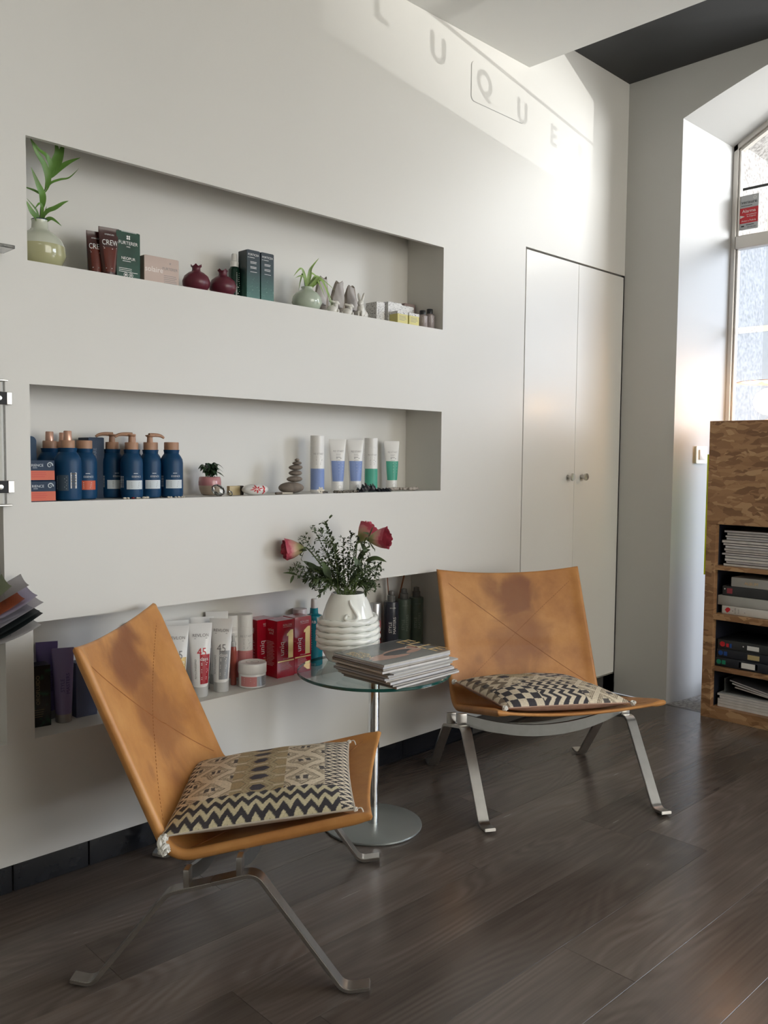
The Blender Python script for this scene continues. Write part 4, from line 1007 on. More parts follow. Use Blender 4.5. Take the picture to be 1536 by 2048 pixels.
def sprig(tip, via, seed, leaf=0.014, lw=0.0048, every=3, bare=0.30):
    q = random.Random(seed); r = thing('green_sprig', 'fine-leaved dark green sprig among the roses in the white vase', 'foliage', VC, group='green sprigs among the roses')
    base = vp(701+q.uniform(-22, 22), 1190, q.uniform(-0.02, 0.02))
    P = smoothpath([base, via, tip], 14); obj('stem', tube(P, [0.0014*(1-0.6*k/(len(P)-1)) for k in range(len(P))], 5), STEMG, r)
    bm = bmesh.new(); n = len(P)
    for i in range(int(n*bare), n):
        t = (P[min(i+1, n-1)]-P[max(i-1, 0)]).normalized(); s = t.cross(Vector((q.uniform(-1, 1), q.uniform(-1, 1), q.uniform(-1, 1)))).normalized()
        for sg in (1, -1):
            L = leaf*q.uniform(0.7, 1.25)*(1.0 if i < n-3 else 0.8); d = (s*sg*0.85+t*0.6+Vector((0, 0, q.uniform(-.35, .25)))).normalized()
            a = P[i]; blade([a, a+d*L*0.5+Vector((0, 0, 0.001)), a+d*L+Vector((0, 0, -0.002))], lw*q.uniform(0.8, 1.3), 0.2, 3, up=(q.uniform(-.5, .5), q.uniform(-.8, 0), 1), bm=bm)
            if i % every == 0 and i > n*0.35:
                tw = P[i]+d*L*1.1
                for m_ in range(3):
                    d2 = (d+Vector((q.uniform(-.7, .7), q.uniform(-.7, .7), q.uniform(-.5, .7)))).normalized(); blade([tw, tw+d2*L*0.5, tw+d2*L*0.95], lw, 0.2, 3, up=(0.2, -0.4, 1), bm=bm)
    obj('foliage', bm, LEAFD, r, smooth=80)
    return r
SPR = [((655, 1040), (676, 1110)), ((628, 1052), (662, 1120)), ((612, 1070), (655, 1128)), ((640, 1062), (672, 1115)), ((690, 1078), (690, 1130)), ((705, 1068), (702, 1125)), ((672, 1092), (682, 1140)),
       ((716, 1088), (708, 1132)), ((735, 1100), (716, 1140)), ((748, 1118), (722, 1148)), ((762, 1150), (728, 1160)), ((756, 1176), (735, 1168)), ((742, 1172), (726, 1165)), ((600, 1125), (650, 1145)), ((588, 1136), (640, 1150)), ((612, 1160), (652, 1158)),
       ((630, 1172), (664, 1160)), ((645, 1180), (670, 1168)), ((622, 1140), (660, 1148)), ((650, 1100), (675, 1140)), ((700, 1110), (700, 1150)), ((725, 1130), (712, 1155)), ((668, 1130), (684, 1155)), ((690, 1140), (694, 1160)), ((765, 1135), (730, 1150)), ((640, 1120), (668, 1145)),
       ((752, 1162), (730, 1160)), ((632, 1155), (662, 1156)), ((712, 1150), (706, 1162)), ((660, 1158), (682, 1166))]
for k, (t, v) in enumerate(SPR):
    q = random.Random(100+k); d = q.uniform(-0.055, 0.05)
    sprig(vp(*t, d), vp(*v, d*0.5), 200+k, leaf=0.013 if k % 3 else 0.017, lw=0.0050 if k % 3 else 0.0062)

# ------------------------------------------------------------------ builders for the goods in the niches
def carton(label, w, d, h, mat, loc, rz=0, group=None, name='carton', cat='box', flap=True):
    o = obj(name, box(-w/2, w/2, -d/2, d/2, 0, h, 0.0009, 1), mat, None, loc, (0, 0, rz), smooth=30)
    tag(o, label, cat, group)
    if flap: obj('lid_flap', box(-w/2+0.004, w/2-0.004, -d/2-0.0003, -d/2+0.002, h-0.0012, h+0.0006), mat, o, smooth=0)
    return o
def bottle(label, prof, mat, loc, rz=0, group=None, name='bottle', cat='bottle', seg=32):
    r = thing(name, label, cat, loc, rz, group); obj('body', lathe(prof, seg), mat, r, smooth=40); return r
def cyl_rf(prof):
    def f(z):
        for (r0, z0), (r1, z1) in zip(prof, prof[1:]):
            if z1 > z0 and z0 <= z <= z1: r = r0+(r1-r0)*(z-z0)/(z1-z0); return (r, r)
        return (prof[len(prof)//2][0],)*2
    return f
def tube_rf(w, r, h, caph):
    def f(z):
        t = max(0, min(1, (z-caph)/(h-0.010-caph))); return (r+(w/2-r)*t**0.9, max(0.0011, r*(1-t**1.25)+0.0011))
    return f
def squeeze_tube(label, w, r, h, caph, mat, capmat, loc, rz=0, lean=0.0, group=None, name='squeeze_tube', cat='tube'):
    t = thing(name, label, cat, loc, rz, group); t.rotation_euler = (lean, 0, rz)
    rf = tube_rf(w, r*0.985, h, caph); seg = 36; bm = bmesh.new(); R = []
    zs = [caph-0.003]+[caph+(h-0.010-caph)*k/14 for k in range(15)]+[h-0.005, h]
    for z in zs:
        rx, ry = rf(min(max(z, caph), h-0.010)); R.append([bm.verts.new((rx*math.sin(a), -ry*math.cos(a), z)) for a in [2*PI*k/seg for k in range(seg)]])
    for a, b in zip(R, R[1:]):
        for k in range(seg): bm.faces.new((a[k], a[(k+1) % seg], b[(k+1) % seg], b[k]))
    bm.faces.new(R[0][::-1]); bm.faces.new(R[-1]); bmesh.ops.recalc_face_normals(bm, faces=bm.faces[:])
    obj('body', bm, mat, t, smooth=50)
    obj('cap', lathe([(0, 0), (r*0.93, 0), (r*0.97, 0.001), (r*1.0, caph-0.002), (r*0.98, caph), (0, caph)], 32), capmat, t)
    t_rf = rf
    return t, rf

# ------------------------------------------------------------------ top niche
Z1, Z2, Z3 = 1.5806, 0.9935, 0.4002
MILK = plain('milky_green_glass', (0.55, 0.57, 0.47), 0.10, var=0.03, scale=5, coat=0.5)
CELADON = plain('celadon_glaze', (0.47, 0.54, 0.44), 0.10, var=0.03, scale=6, coat=0.5)
BLUERIM = plain('dark_blue_rim', (0.02, 0.03, 0.10), 0.2)
WATER = plain('water_line_tint', (0.43, 0.42, 0.24), 0.10, var=0.02, coat=0.5)
v1 = thing('vase', 'round milky glass vase holding a lucky bamboo shoot in the top niche', 'vase', (0.068, 0.085, Z1))
VPF = [(0, 0), (0.036, 0.0), (0.052, 0.012), (0.0625, 0.035), (0.0605, 0.058)]
obj('body', lathe(VPF, 40), WATER, v1, smooth=60)
obj('upper_body', lathe([(0.0605, 0.058), (0.054, 0.074), (0.040, 0.088), (0.026, 0.096), (0.0205, 0.103), (0.0195, 0.118), (0.0205, 0.1235), (0.0175, 0.1235), (0.017, 0.10), (0, 0.098)], 40), MILK, v1, smooth=60)
obj('rim', tube([(0.0195*math.cos(a), 0.0195*math.sin(a), 0.1238) for a in [2*PI*k/28 for k in range(29)]], 0.0014, 6), BLUERIM, v1)
v2 = bottle('round white vase half hidden by the left edge of the top niche', [(0, 0), (0.03, 0), (0.05, 0.02), (0.055, 0.05), (0.048, 0.075), (0.03, 0.092), (0.022, 0.10), (0.035, 0.118), (0.0335, 0.119), (0.02, 0.102), (0, 0.09)], VASEW, (-0.0, 0.125, Z1), name='vase', cat='vase')
v2.location.x = 0.056; v2.location.y = 0.122; v2.scale = (0.45, 0.45, 1.0); v2.location = (0.0265, 0.154, Z1)
bam = thing('lucky_bamboo', 'lucky bamboo shoot with long green leaves in the milky vase', 'plant', (0.068, 0.085, Z1))
o0 = Vector((0, 0, 0.10))
stm = smoothpath([(0, 0, 0.05), (0.003, 0, 0.14), (0.010, -0.003, 0.19), (0.024, -0.006, 0.225), (0.034, -0.008, 0.25)], 6)
obj('stem', tube(stm, [0.0032*(1-0.5*k/(len(stm)-1)) for k in range(len(stm))], 7), STEMG, bam)
def leaf(parent, mat, pts, w, fold=0.2, up=(-0.3, -0.9, 0.3), name='leaf', pw=0.75): return obj(name, blade([Vector(p) for p in pts], w, fold, 7, up=up, pw=pw), mat, parent, smooth=80)
for pts, w in (([(0.024, -.004, .228), (0.026, -.012, .258), (0.012, -.02, .280), (-0.012, -.028, .290), (-0.034, -.03, .312)], .013), ([(0.014, -.002, .195), (0.018, -.012, .225), (0.006, -.02, .255), (-0.018, -.03, .280), (-0.036, -.033, .312)], .016), ([(0.032, -.008, .245), (0.040, -.015, .270), (0.046, -.025, .295), (0.058, -.02, .330)], .021), ([(0.030, -.006, .240), (0.034, -.015, .270), (0.038, -.022, .295), (0.034, -.02, .330)], .018),
               ([(0.026, -.008, .232), (0.045, -.016, .258), (0.070, -.02, .280), (0.102, -.018, .300)], .014), ([(0.012, 0, .190), (0.030, .005, .222), (0.058, .010, .240), (0.085, .012, .252), (0.112, .012, .282)], .0065), ([(0.006, 0, .150), (0.002, -.015, .180), (-0.014, -.025, .205), (-0.033, -.03, .242)], .017),
               ([(0.000, -.01, .185), (-0.012, 0, .195), (-0.04, .01, .202)], .007), ([(0.003, 0, .125), (0.002, -.012, .150), (-0.008, -.018, .160), (-0.022, -.02, .142)], .008), ([(0.004, 0, .126), (0.014, -.012, .146), (0.030, -.022, .156), (0.050, -.026, .172), (0.064, -.028, .180)], .012),
               ([(0.001, 0, .112), (-0.012, -.012, .124), (-0.03, -.022, .136), (-0.045, -.025, .160)], .017), ([(0.003, 0, .116), (0.012, -.012, .124), (0.024, -.02, .128), (0.044, -.03, .112)], .012), ([(0.002, 0, .118), (-0.010, -.008, .142), (-0.022, -.01, .155), (-0.038, -.01, .170)], .005), ([(0.004, 0, .118), (0.011, 0, .135), (0.014, -.01, .160)], .006)):
    leaf(bam, LEAFB, pts, w)
BROWN = plain('dark_brown_tube', (0.050, 0.014, 0.012), 0.25, var=0.1)
BROWN2 = plain('red_brown_panel', (0.115, 0.022, 0.013), 0.25, var=0.2)
for k, (x, y, lab, w, h) in enumerate(((0.208, 0.070, 'dark brown tube lettered in white, hindmost and leftmost in the top niche', 0.050, 0.118), (0.236, 0.052, 'dark brown tube lettered in white, leaning beside the green carton', 0.056, 0.130))):
    t, rf = squeeze_tube(lab, w, 0.019, h, 0.012, BROWN, BROWN, (x, y, Z1), -0.12, 0.06, 'brown tubes in the top niche')
    obj('panel', patch(rf, 0.014, 0.078, -0.75, 0.75), BROWN2, t, smooth=60)
    Print().add('CREW', 0.002, h-0.046, 0.020, sx=0.80).add('AMERICAN', 0, h-0.020, 0.0052).rect(-0.018, 0.022, h-0.052, h-0.0512).lines(-0.016, 0.018, h-0.056, 0.004, 1, 0.0016).lines(-0.012, 0.010, 0.022, 0.004, 1, 0.002).build(t, WHITEINK, wrap(rf, 0.0008))
FGREEN = plain('dark_green_carton', (0.006, 0.052, 0.030), 0.22, var=0.35, scale=14)
c = carton('dark green carton with white print beside the brown tubes in the top niche', 0.070, 0.050, 0.128, FGREEN, (0.289, 0.066, Z1))
P = Print().add('FURTERER', 0, 0.094, 0.0125, sx=0.98).add('PARIS', 0, 0.087, 0.0045).add('NEOPUR', 0, 0.054, 0.0105).lines(-0.017, 0.017, 0.0495, 0.003, 1, 0.0014).lines(-0.028, 0.028, 0.030, 0.0045, 3, 0.0013, 2).disc(-0.008, 0.014, 0.0062, 0.0052).disc(0.007, 0.014, 0.0062, 0.0052).disc(-0.008, 0.014, 0.003).disc(0.007, 0.014, 0.003, 0.0015)
for ax in (-0.0028, 0.0028):
    for az in (-0.0028, 0.0028): P.disc(ax, 0.113+az, 0.0026, 0, 8)
P.rect(-0.02, 0.024, 0.1268, 0.1279); P.build(c, WHITEINK, flat(0.025))
BEIGE = plain('rose_beige_carton', (0.52, 0.40, 0.34), 0.45, var=0.05)
c = carton('low rose-beige carton beside the dark green carton in the top niche', 0.108, 0.050, 0.078, BEIGE, (0.392, 0.070, Z1))
Print().add('FURTERER', 0.026, 0.046, 0.0105).lines(0.006, 0.048, 0.030, 0.005, 5, 0.0013, 4).add('×', 0.026, 0.060, 0.014).build(c, GREYINK, flat(0.025))
Print().add('solaire', -0.024, 0.036, 0.021).build(c, plain('silver_print', (0.72, 0.66, 0.60), 0.3, 0.4), flat(0.025))
POM = plain('oxblood_glaze', (0.115, 0.016, 0.030), 0.33, var=0.12, scale=16)
def pomegranate(label, loc, rz):
    r = thing('pomegranate_ornament', label, 'ornament', loc, rz, 'ceramic pomegranates in the top niche')
    obj('fruit', lathe([(0, 0), (0.018, 0), (0.030, 0.006), (0.0385, 0.020), (0.0395, 0.032), (0.034, 0.046), (0.022, 0.056), (0.013, 0.060), (0, 0.062)], 36), POM, r, smooth=70)
    bm = bmesh.new(); n = 36; R = []
    for j, (rr, z) in enumerate(((0.014, 0.058), (0.0115, 0.065), (0.012, 0.071), (0.0155, 0.082))):
        R.append([bm.verts.new(((rr)*math.cos(2*PI*k/n), rr*math.sin(2*PI*k/n), z-(0.0085*abs(math.sin(2.5*2*PI*k/n))**0.8 if j == 3 else 0))) for k in range(n)])
    R2 = [bm.verts.new(((0.0125)*math.cos(2*PI*k/n), 0.0125*math.sin(2*PI*k/n), 0.080-0.0085*abs(math.sin(2.5*2*PI*k/n))**0.8)) for k in range(n)]
    R.append(R2); R.append([bm.verts.new((0.006*math.cos(2*PI*k/n), 0.006*math.sin(2*PI*k/n), 0.062)) for k in range(n)])
    for a, b in zip(R, R[1:]):
        for k in range(n): bm.faces.new((a[k], a[(k+1) % n], b[(k+1) % n], b[k]))
    bmesh.ops.recalc_face_normals(bm, faces=bm.faces[:]); obj('crown', bm, POM, r, smooth=60)
pomegranate('dark red ceramic pomegranate, the left one of the pair', (0.509, 0.055, Z1), 0.3); pomegranate('dark red ceramic pomegranate, the right one, beside the white-capped spray bottle', (0.598, 0.052, Z1), 0.9)
DGREEN = plain('dark_green_bottle', (0.006, 0.028, 0.018), 0.15, var=0.1)
b = bottle('slim dark green spray bottle with a white pump behind the right pomegranate', [(0, 0), (0.0165, 0), (0.0175, 0.002), (0.0175, 0.098), (0.011, 0.106), (0.009, 0.107), (0, 0.107)], DGREEN, (0.676, 0.105, Z1))
obj('spray_head', lathe([(0, 0.106), (0.013, 0.106), (0.013, 0.121), (0.0085, 0.125), (0.0085, 0.143), (0.007, 0.146), (0, 0.146)], 20), WHITEP, b)
Print().lines(-0.004, 0.008, 0.085, 0.006, 12, 0.002, 3).build(b, WHITEINK, wrap(lambda z: (0.0175, 0.0175)))
FORT, ntF, bF = nmat('blue_green_foil_carton'); L_ = ntF.links.new
tcF = N(ntF, 'ShaderNodeTexCoord'); spF = N(ntF, 'ShaderNodeSeparateXYZ'); L_(tcF.outputs['Object'], spF.inputs[0])
mrF = N(ntF, 'ShaderNodeMapRange'); mrF.inputs[2].default_value = 0.155; L_(spF.outputs[2], mrF.inputs[0])
rpF = ramp(ntF, [(0.0, (0.04, 0.16, 0.12)), (0.35, (0.02, 0.085, 0.065)), (0.6, (0.012, 0.035, 0.035)), (1.0, (0.03, 0.04, 0.05))]); L_(mrF.outputs[0], rpF.inputs[0])
nzF = N(ntF, 'ShaderNodeTexNoise'); nzF.inputs['Scale'].default_value = 260; L_(tcF.outputs['Object'], nzF.inputs['Vector'])
sbF = N(ntF, 'ShaderNodeMath', operation='SUBTRACT'); L_(nzF.outputs['Fac'], sbF.inputs[0]); mlF = N(ntF, 'ShaderNodeMath', operation='MULTIPLY_ADD'); mlF.inputs[1].default_value = 0.22; mlF.inputs[2].default_value = 0.60; L_(mrF.outputs[0], mlF.inputs[0]); L_(mlF.outputs[0], sbF.inputs[1])
gtF = N(ntF, 'ShaderNodeMath', operation='MULTIPLY'); gtF.use_clamp = True; gtF.inputs[1].default_value = 9; L_(sbF.outputs[0], gtF.inputs[0])
mxF = N(ntF, 'ShaderNodeMix', data_type='RGBA'); L_(gtF.outputs[0], mxF.inputs[0]); L_(rpF.outputs[0], mxF.inputs[6]); mxF.inputs[7].default_value = (0.22, 0.42, 0.33, 1); L_(mxF.outputs[2], bF.inputs['Base Color']); bF.inputs['Roughness'].default_value = 0.3
for x, lab in ((0.713, 'tall blue-green speckled carton beside the spray bottle, left of two'), (0.766, 'tall blue-green speckled carton, right of two, beside empty shelf')):
    c = carton(lab, 0.050, 0.044, 0.155, FORT, (x, 0.080, Z1), 0, 'tall speckled cartons in the top niche')
    Print().add('FORTICEA', 0.0, 0.139, 0.0088, sx=1.0).rect(-0.021, -0.019, 0.132, 0.134).lines(-0.016, 0.012, 0.1325, 0.004, 1, 0.0012).lines(-0.012, 0.018, 0.120, 0.004, 2, 0.0014, 5).lines(-0.012, 0.020, 0.105, 0.004, 2, 0.0014, 6).lines(-0.012, 0.016, 0.090, 0.004, 1, 0.0012, 7).build(c, WHITEINK, flat(0.022))
v3 = bottle('squat pale celadon vase holding a spider plant in the top niche', [(0, 0), (0.026, 0), (0.041, 0.008), (0.049, 0.026), (0.046, 0.044), (0.034, 0.058), (0.021, 0.065), (0.0175, 0.071), (0.019, 0.076), (0.0165, 0.076), (0.0145, 0.068), (0, 0.066)], CELADON, (0.925, 0.060, Z1), name='vase', cat='vase', seg=40)
sp = thing('spider_plant', 'small spider plant with arching striped leaves in the celadon vase', 'plant', (0.925, 0.060, Z1+0.068))
for k, (dx, dy, top, ex, ez, w) in enumerate(((-0.035, -0.01, 0.060, -0.068, 0.030, .010), (-0.040, -0.02, 0.035, -0.074, 0.022, .009), (0.010, -0.01, 0.070, 0.038, 0.105, .012), (-0.02, 0.0, 0.045, -0.035, -0.008, .010), (0.028, -0.02, 0.030, 0.052, -0.022, .010), (0.036, -0.03, 0.034, 0.078, -0.050, .011), (0.050, -0.02, 0.030, 0.088, -0.064, .012), (0.040, -0.01, 0.045, 0.110, 0.010, .010), (0.020, 0.0, 0.055, 0.062, 0.038, .012), (0.034, 0.02, 0.028, 0.058, 0.030, .009))):
    leaf(sp, LEAFS, [(0.003*math.cos(k), 0.003*math.sin(k), -0.005), (dx*0.45, dy*0.6, top*0.7), (dx, dy, top), (ex, dy*1.5, ez)], w, 0.3, pw=0.6)
KRAFT = plain('grey_kraft_sack', (0.30, 0.26, 0.225), 0.8, var=0.25, scale=30); LILAC = plain('silvery_sack_label', (0.48, 0.45, 0.44), 0.45, var=0.06)
def sack(label, loc, rz, h, seed):
    r = thing('paper_sack', label, 'bag', loc, rz, 'small gathered sacks in the top niche'); q = random.Random(seed)
    def f(u, v):
        a = u*2*PI; z = h*v; fl = max(0, (v-0.55)/0.45)
        rx = 0.024*(1-0.45*fl); ry = 0.017*(1-0.80*fl)
        cr = 1+0.10*math.sin(a*3+seed+v*5)*(v > 0.05)+0.06*math.sin(a*7+v*13+seed)
        return (rx*cr*math.sin(a)+0.006*fl*math.sin(seed), -ry*cr*math.cos(a)-0.010*fl*fl, z-0.010*fl*abs(math.sin(a*1.0+seed)))
    bm = grid(f, 28, 14, closed_u=True); 
    bmesh.ops.recalc_face_normals(bm, faces=bm.faces[:]); obj('bag', bm, KRAFT, r, smooth=60)
    obj('label', grid(lambda u, v: (lambda p: (p[0]*1.03, p[1]*1.06-0.0006, p[2]))(f((u-0.5)*0.26 % 1.0, 0.28+v*0.70)), 8, 14), LILAC, r, smooth=60)
    Print().add('bio', 0, 0.037, 0.006).rect(-0.010, 0.010, 0.0335, 0.0345).build(r, BLACKINK, lambda x, z: (x, -0.0215, z))
    return r
sack('grey gathered paper sack right beside the spider plant, leftmost of three', (1.022, 0.105, Z1), -0.35, 0.132, 1.0); sack('grey gathered paper sack, middle one of three behind the rabbits', (1.096, 0.105, Z1), -0.45, 0.128, 2.3); sack('grey gathered paper sack, rightmost of three, behind the large rabbit', (1.160, 0.108, Z1), -0.5, 0.122, 3.7)
RABW = plain('white_rabbit_china', (0.70, 0.68, 0.63), 0.22, var=0.03, coat=0.3)
def rabbit(label, loc, rz, s, back):
    bm = bmesh.new()
    ellipsoid(bm, (0, 0.004, 0.020), (0.019, 0.025, 0.021)); ellipsoid(bm, (0, -0.010, 0.032), (0.014, 0.014, 0.019)); ellipsoid(bm, (0, -0.014, 0.052), (0.0115, 0.0145, 0.0115)); ellipsoid(bm, (0, -0.025, 0.048), (0.007, 0.007, 0.006))
    for sg in (-1, 1):
        from mathutils import Euler
        if back: ellipsoid(bm, (sg*0.0075, 0.005, 0.056), (0.0042, 0.0150, 0.006), Euler((0.25, 0, sg*0.15)))
        else: ellipsoid(bm, (sg*0.007, -0.004, 0.073), (0.0050, 0.0055, 0.019), Euler((-0.30, sg*0.20, 0)))
        ellipsoid(bm, (sg*0.013, 0.006, 0.014), (0.011, 0.018, 0.014)); ellipsoid(bm, (sg*0.012, -0.014, 0.0045), (0.0065, 0.012, 0.0045)); ellipsoid(bm, (sg*0.0065, -0.024, 0.012), (0.0045, 0.005, 0.012))
    ellipsoid(bm, (0, 0.030, 0.016), (0.007, 0.006, 0.007))
    for v in bm.verts:
        if v.co.z < 0: v.co.z = 0
    me = remeshed(bm, 'rabbit_figurine', 0.0016, 3); me.transform(Matrix.Scale(s, 4))
    zmin = min(v.co.z for v in me.vertices); me.transform(Matrix.Translation((0, 0, -zmin)))
    return tag(obj('rabbit_figurine', me, RABW, None, loc, (0, 0, rz), smooth=80), label, 'figurine', 'white china rabbits in the top niche')
rabbit('small white china rabbit with folded ears below the spider plant', (1.016, 0.036, Z1), 1.0, 0.70, True); rabbit('small white china rabbit with folded ears in front of the sacks', (1.082, 0.036, Z1), 1.0, 0.66, True); rabbit('larger white china rabbit with upright ears beside the floral cartons', (1.150, 0.044, Z1), -0.9, 0.97, False)
FLOR, ntf, bf = nmat('floral_print_carton'); tcf = N(ntf, 'ShaderNodeTexCoord'); mpf = N(ntf, 'ShaderNodeMapping'); mpf.inputs['Scale'].default_value = (55, 55, 42); ntf.links.new(tcf.outputs['Object'], mpf.inputs[0])
vof = N(ntf, 'ShaderNodeTexVoronoi'); vof.feature = 'F1'; ntf.links.new(mpf.outputs[0], vof.inputs['Vector']); nof = N(ntf, 'ShaderNodeTexNoise'); nof.inputs['Scale'].default_value = 130; ntf.links.new(tcf.outputs['Object'], nof.inputs['Vector'])
adf = N(ntf, 'ShaderNodeMath', operation='MULTIPLY_ADD'); adf.inputs[1].default_value = 0.55; ntf.links.new(nof.outputs[0], adf.inputs[0]); ntf.links.new(vof.outputs['Distance'], adf.inputs[2])
rf_ = ramp(ntf, [(0.44, (0.10, 0.095, 0.10)), (0.56, (0.28, 0.27, 0.28)), (0.60, (0.72, 0.71, 0.69)), (1.0, (0.74, 0.73, 0.71))]); ntf.links.new(adf.outputs[0], rf_.inputs[0]); ntf.links.new(rf_.outputs[0], bf.inputs['Base Color'])
for x, y, w, h, lab in ((1.256, 0.085, 0.040, 0.072, 'narrow grey floral carton behind the large rabbit'), (1.322, 0.080, 0.070, 0.078, 'grey floral carton with leaf print, front of the row'), (1.404, 0.100, 0.072, 0.078, 'grey floral carton farthest right in the row')):
    c = carton(lab, w, 0.055, h, FLOR, (x, y+0.0, Z1), 0, 'grey floral cartons in the top niche')
    Print().add('baby', -w/2+0.012, h*0.55, 0.011, rot=PI/2).build(c, GREYINK, flat(0.0275))
DUSTY = plain('dusty_pink_carton', (0.33, 0.25, 0.235), 0.5, var=0.05)
c1 = carton('dusty pink carton standing behind the floral cartons, left of two', 0.050, 0.036, 0.092, DUSTY, (1.425, 0.155, Z1), 0, 'dusty pink cartons in the top niche'); c2 = carton('dusty pink carton in the right corner behind the black-capped bottles', 0.058, 0.036, 0.104, DUSTY, (1.483, 0.152, Z1), 0, 'dusty pink cartons in the top niche')
for c in (c1, c2): Print().lines(-0.015, 0.015, 0.075, 0.006, 5, 0.0016, 8).build(c, GREYINK, flat(0.018))
YEL = plain('pale_yellow_carton', (0.66, 0.60, 0.22), 0.5, var=0.06)
for x, lab in ((1.318, 'small yellow box with floral lid in front of the floral cartons, left of two'), (1.376, 'small yellow box with floral lid beside the black-capped bottles, right of two')):
    c = carton(lab, 0.052, 0.040, 0.042, YEL, (x, 0.030, Z1), 0, 'small yellow boxes in the top niche', name='soap_box', flap=False)
    obj('lid_band', box(-0.0263, 0.0263, -0.0203, 0.0203, 0.033, 0.0425), FLOR, c, smooth=0)
    Print().lines(-0.018, 0.020, 0.025, 0.0045, 4, 0.0013, 9).build(c, GREYINK, flat(0.020))
TAUPE = plain('taupe_bottle', (0.30, 0.255, 0.245), 0.25, var=0.03)
for x, y, s, lab in ((1.452, 0.040, 0.86, 'little taupe bottle with black cap, left of two at the niche end'), (1.494, 0.044, 1.0, 'little taupe bottle with black cap, right of two, nearest the niche end')):
    pr = [(0, 0), (0.0165, 0), (0.018, 0.002), (0.018, 0.052*s), (0.012, 0.058*s), (0, 0.058*s)]
    b = bottle(lab, pr, TAUPE, (x, y, Z1), -0.4, 'little black-capped bottles in the top niche'); obj('cap', lathe([(0, 0.0575*s), (0.0115, 0.0575*s), (0.0115, 0.074*s), (0.0105, 0.076*s), (0, 0.076*s)], 20), BLACKP, b)
    Print().lines(-0.009, 0.009, 0.042*s, 0.005, 4, 0.0016, 3).build(b, WHITEINK, wrap(lambda z: (0.018, 0.018)))

# ------------------------------------------------------------------ middle niche
BLUE = plain('petrol_blue_bottle', (0.004, 0.047, 0.122), 0.42, var=0.06, Specular_IOR_Level=0.3)
BLUEC = plain('petrol_blue_carton', (0.006, 0.026, 0.065), 0.5, var=0.05, Specular_IOR_Level=0.3)
ORANGE = plain('orange_label', (0.60, 0.105, 0.045), 0.5, var=0.04)
CORK = plain('light_wood_cap', (0.42, 0.235, 0.145), 0.5, var=0.08, scale=30)
COPPER = plain('rose_gold_spray', (0.62, 0.36, 0.26), 0.2, 0.35, var=0.05)
PALELBL = plain('pale_blue_label', (0.62, 0.68, 0.72), 0.5, var=0.02)
BP_ = [(0, 0), (0.026, 0), (0.0305, 0.003), (0.032, 0.010), (0.032, 0.098), (0.0305, 0.108), (0.0255, 0.117), (0.0205, 0.124), (0.0215, 0.130), (0.0225, 0.1345), (0, 0.1345)]
def blue_bottle(label, x, y, rz, top, lblmat, s=1.0, group='petrol blue bottles in the middle niche'):
    pr = [(r*s, z*(0.90+0.10*s)) for r, z in BP_]; zt = pr[-1][1]
    b = bottle(label, pr, BLUE, (x, y, Z2), rz, group); rf = cyl_rf(pr[1:])
    if lblmat:
        obj('label', patch(rf, 0.026, 0.050, -0.70, 0.85), lblmat, b, smooth=60)
        Print().lines(-0.008, 0.020, 0.044, 0.0045, 4, 0.0014, 5).build(b, WHITEINK if lblmat is ORANGE else GREYINK, wrap(rf, 0.0008))
        Print().add('ESSENCE', 0.006, 0.058, 0.0068).lines(-0.002, 0.014, 0.068, 0.003, 1, 0.0015).build(b, PALELBL, wrap(rf, 0.0008))
        Print().barcode(-0.044, -0.030, 0.030, 0.062, True).build(b, WHITEINK, wrap(rf, 0.0007), 'barcode')
    if top == 'cap': obj('cap', lathe([(0, zt-0.0005), (0.0205*s, zt-0.0005), (0.0205*s, zt+0.020), (0.0195*s, zt+0.0215), (0, zt+0.0215)], 28), CORK, b)
    if top in ('pump', 'spray'): obj('collar', lathe([(0, zt-0.0005), (0.0175, zt-0.0005), (0.0175, zt+0.018), (0.0165, zt+0.0195), (0, zt+0.0195)], 26), CORK, b)
    if top == 'pump':
        obj('pump_stem', lathe([(0, zt+0.019), (0.0085, zt+0.019), (0.0075, zt+0.035), (0.012, zt+0.038), (0.0125, zt+0.041), (0, zt+0.042)], 20), CORK, b)
        P_ = smoothpath([(0.002, 0, zt+0.0405), (-0.018, 0, zt+0.0415), (-0.034, 0, zt+0.0395), (-0.044, 0, zt+0.034)], 5)
        obj('nozzle', tube(P_, [0.0062-0.0028*k/(len(P_)-1) for k in range(len(P_))], 10), CORK, b)
    if top == 'spray':
        obj('spray_cap', lathe([(0, zt+0.019), (0.0105, zt+0.019), (0.010, zt+0.042), (0.009, zt+0.044), (0, zt+0.044)], 20), COPPER, b)
    return b
b = blue_bottle('large petrol blue bottle at the front, turned to its grey back label', 0.113, 0.040, -0.55, 'spray', None, 1.06)
rf = cyl_rf([(r*1.06, z*1.006) for r, z in BP_[1:]])
obj('back_label', patch(rf, 0.026, 0.066, -0.80, 0.15), plain('grey_blue_label', (0.055, 0.085, 0.12), 0.5), b, smooth=60)
Print().lines(-0.026, 0.002, 0.060, 0.0042, 8, 0.0012, 8, 0.2).build(b, PALELBL, wrap(rf, 0.0009)); Print().rect(0.010, 0.026, 0.032, 0.072).build(b, WHITEINK, wrap(rf, 0.0006), 'barcode_ground'); Print().barcode(0.0115, 0.0245, 0.033, 0.071, True, 4).build(b, BLACKINK, wrap(rf, 0.0010), 'barcode')
b = blue_bottle('petrol blue spray bottle behind the large front one, copper cap showing left', 0.104, 0.128, -0.4, 'spray', None); b = blue_bottle('petrol blue spray bottle behind, its copper cap the middle of three', 0.150, 0.148, -0.4, 'spray', None, 0.9)
blue_bottle('petrol blue bottle with wooden cap and orange label', 0.176, 0.078, -0.30, 'cap', ORANGE)
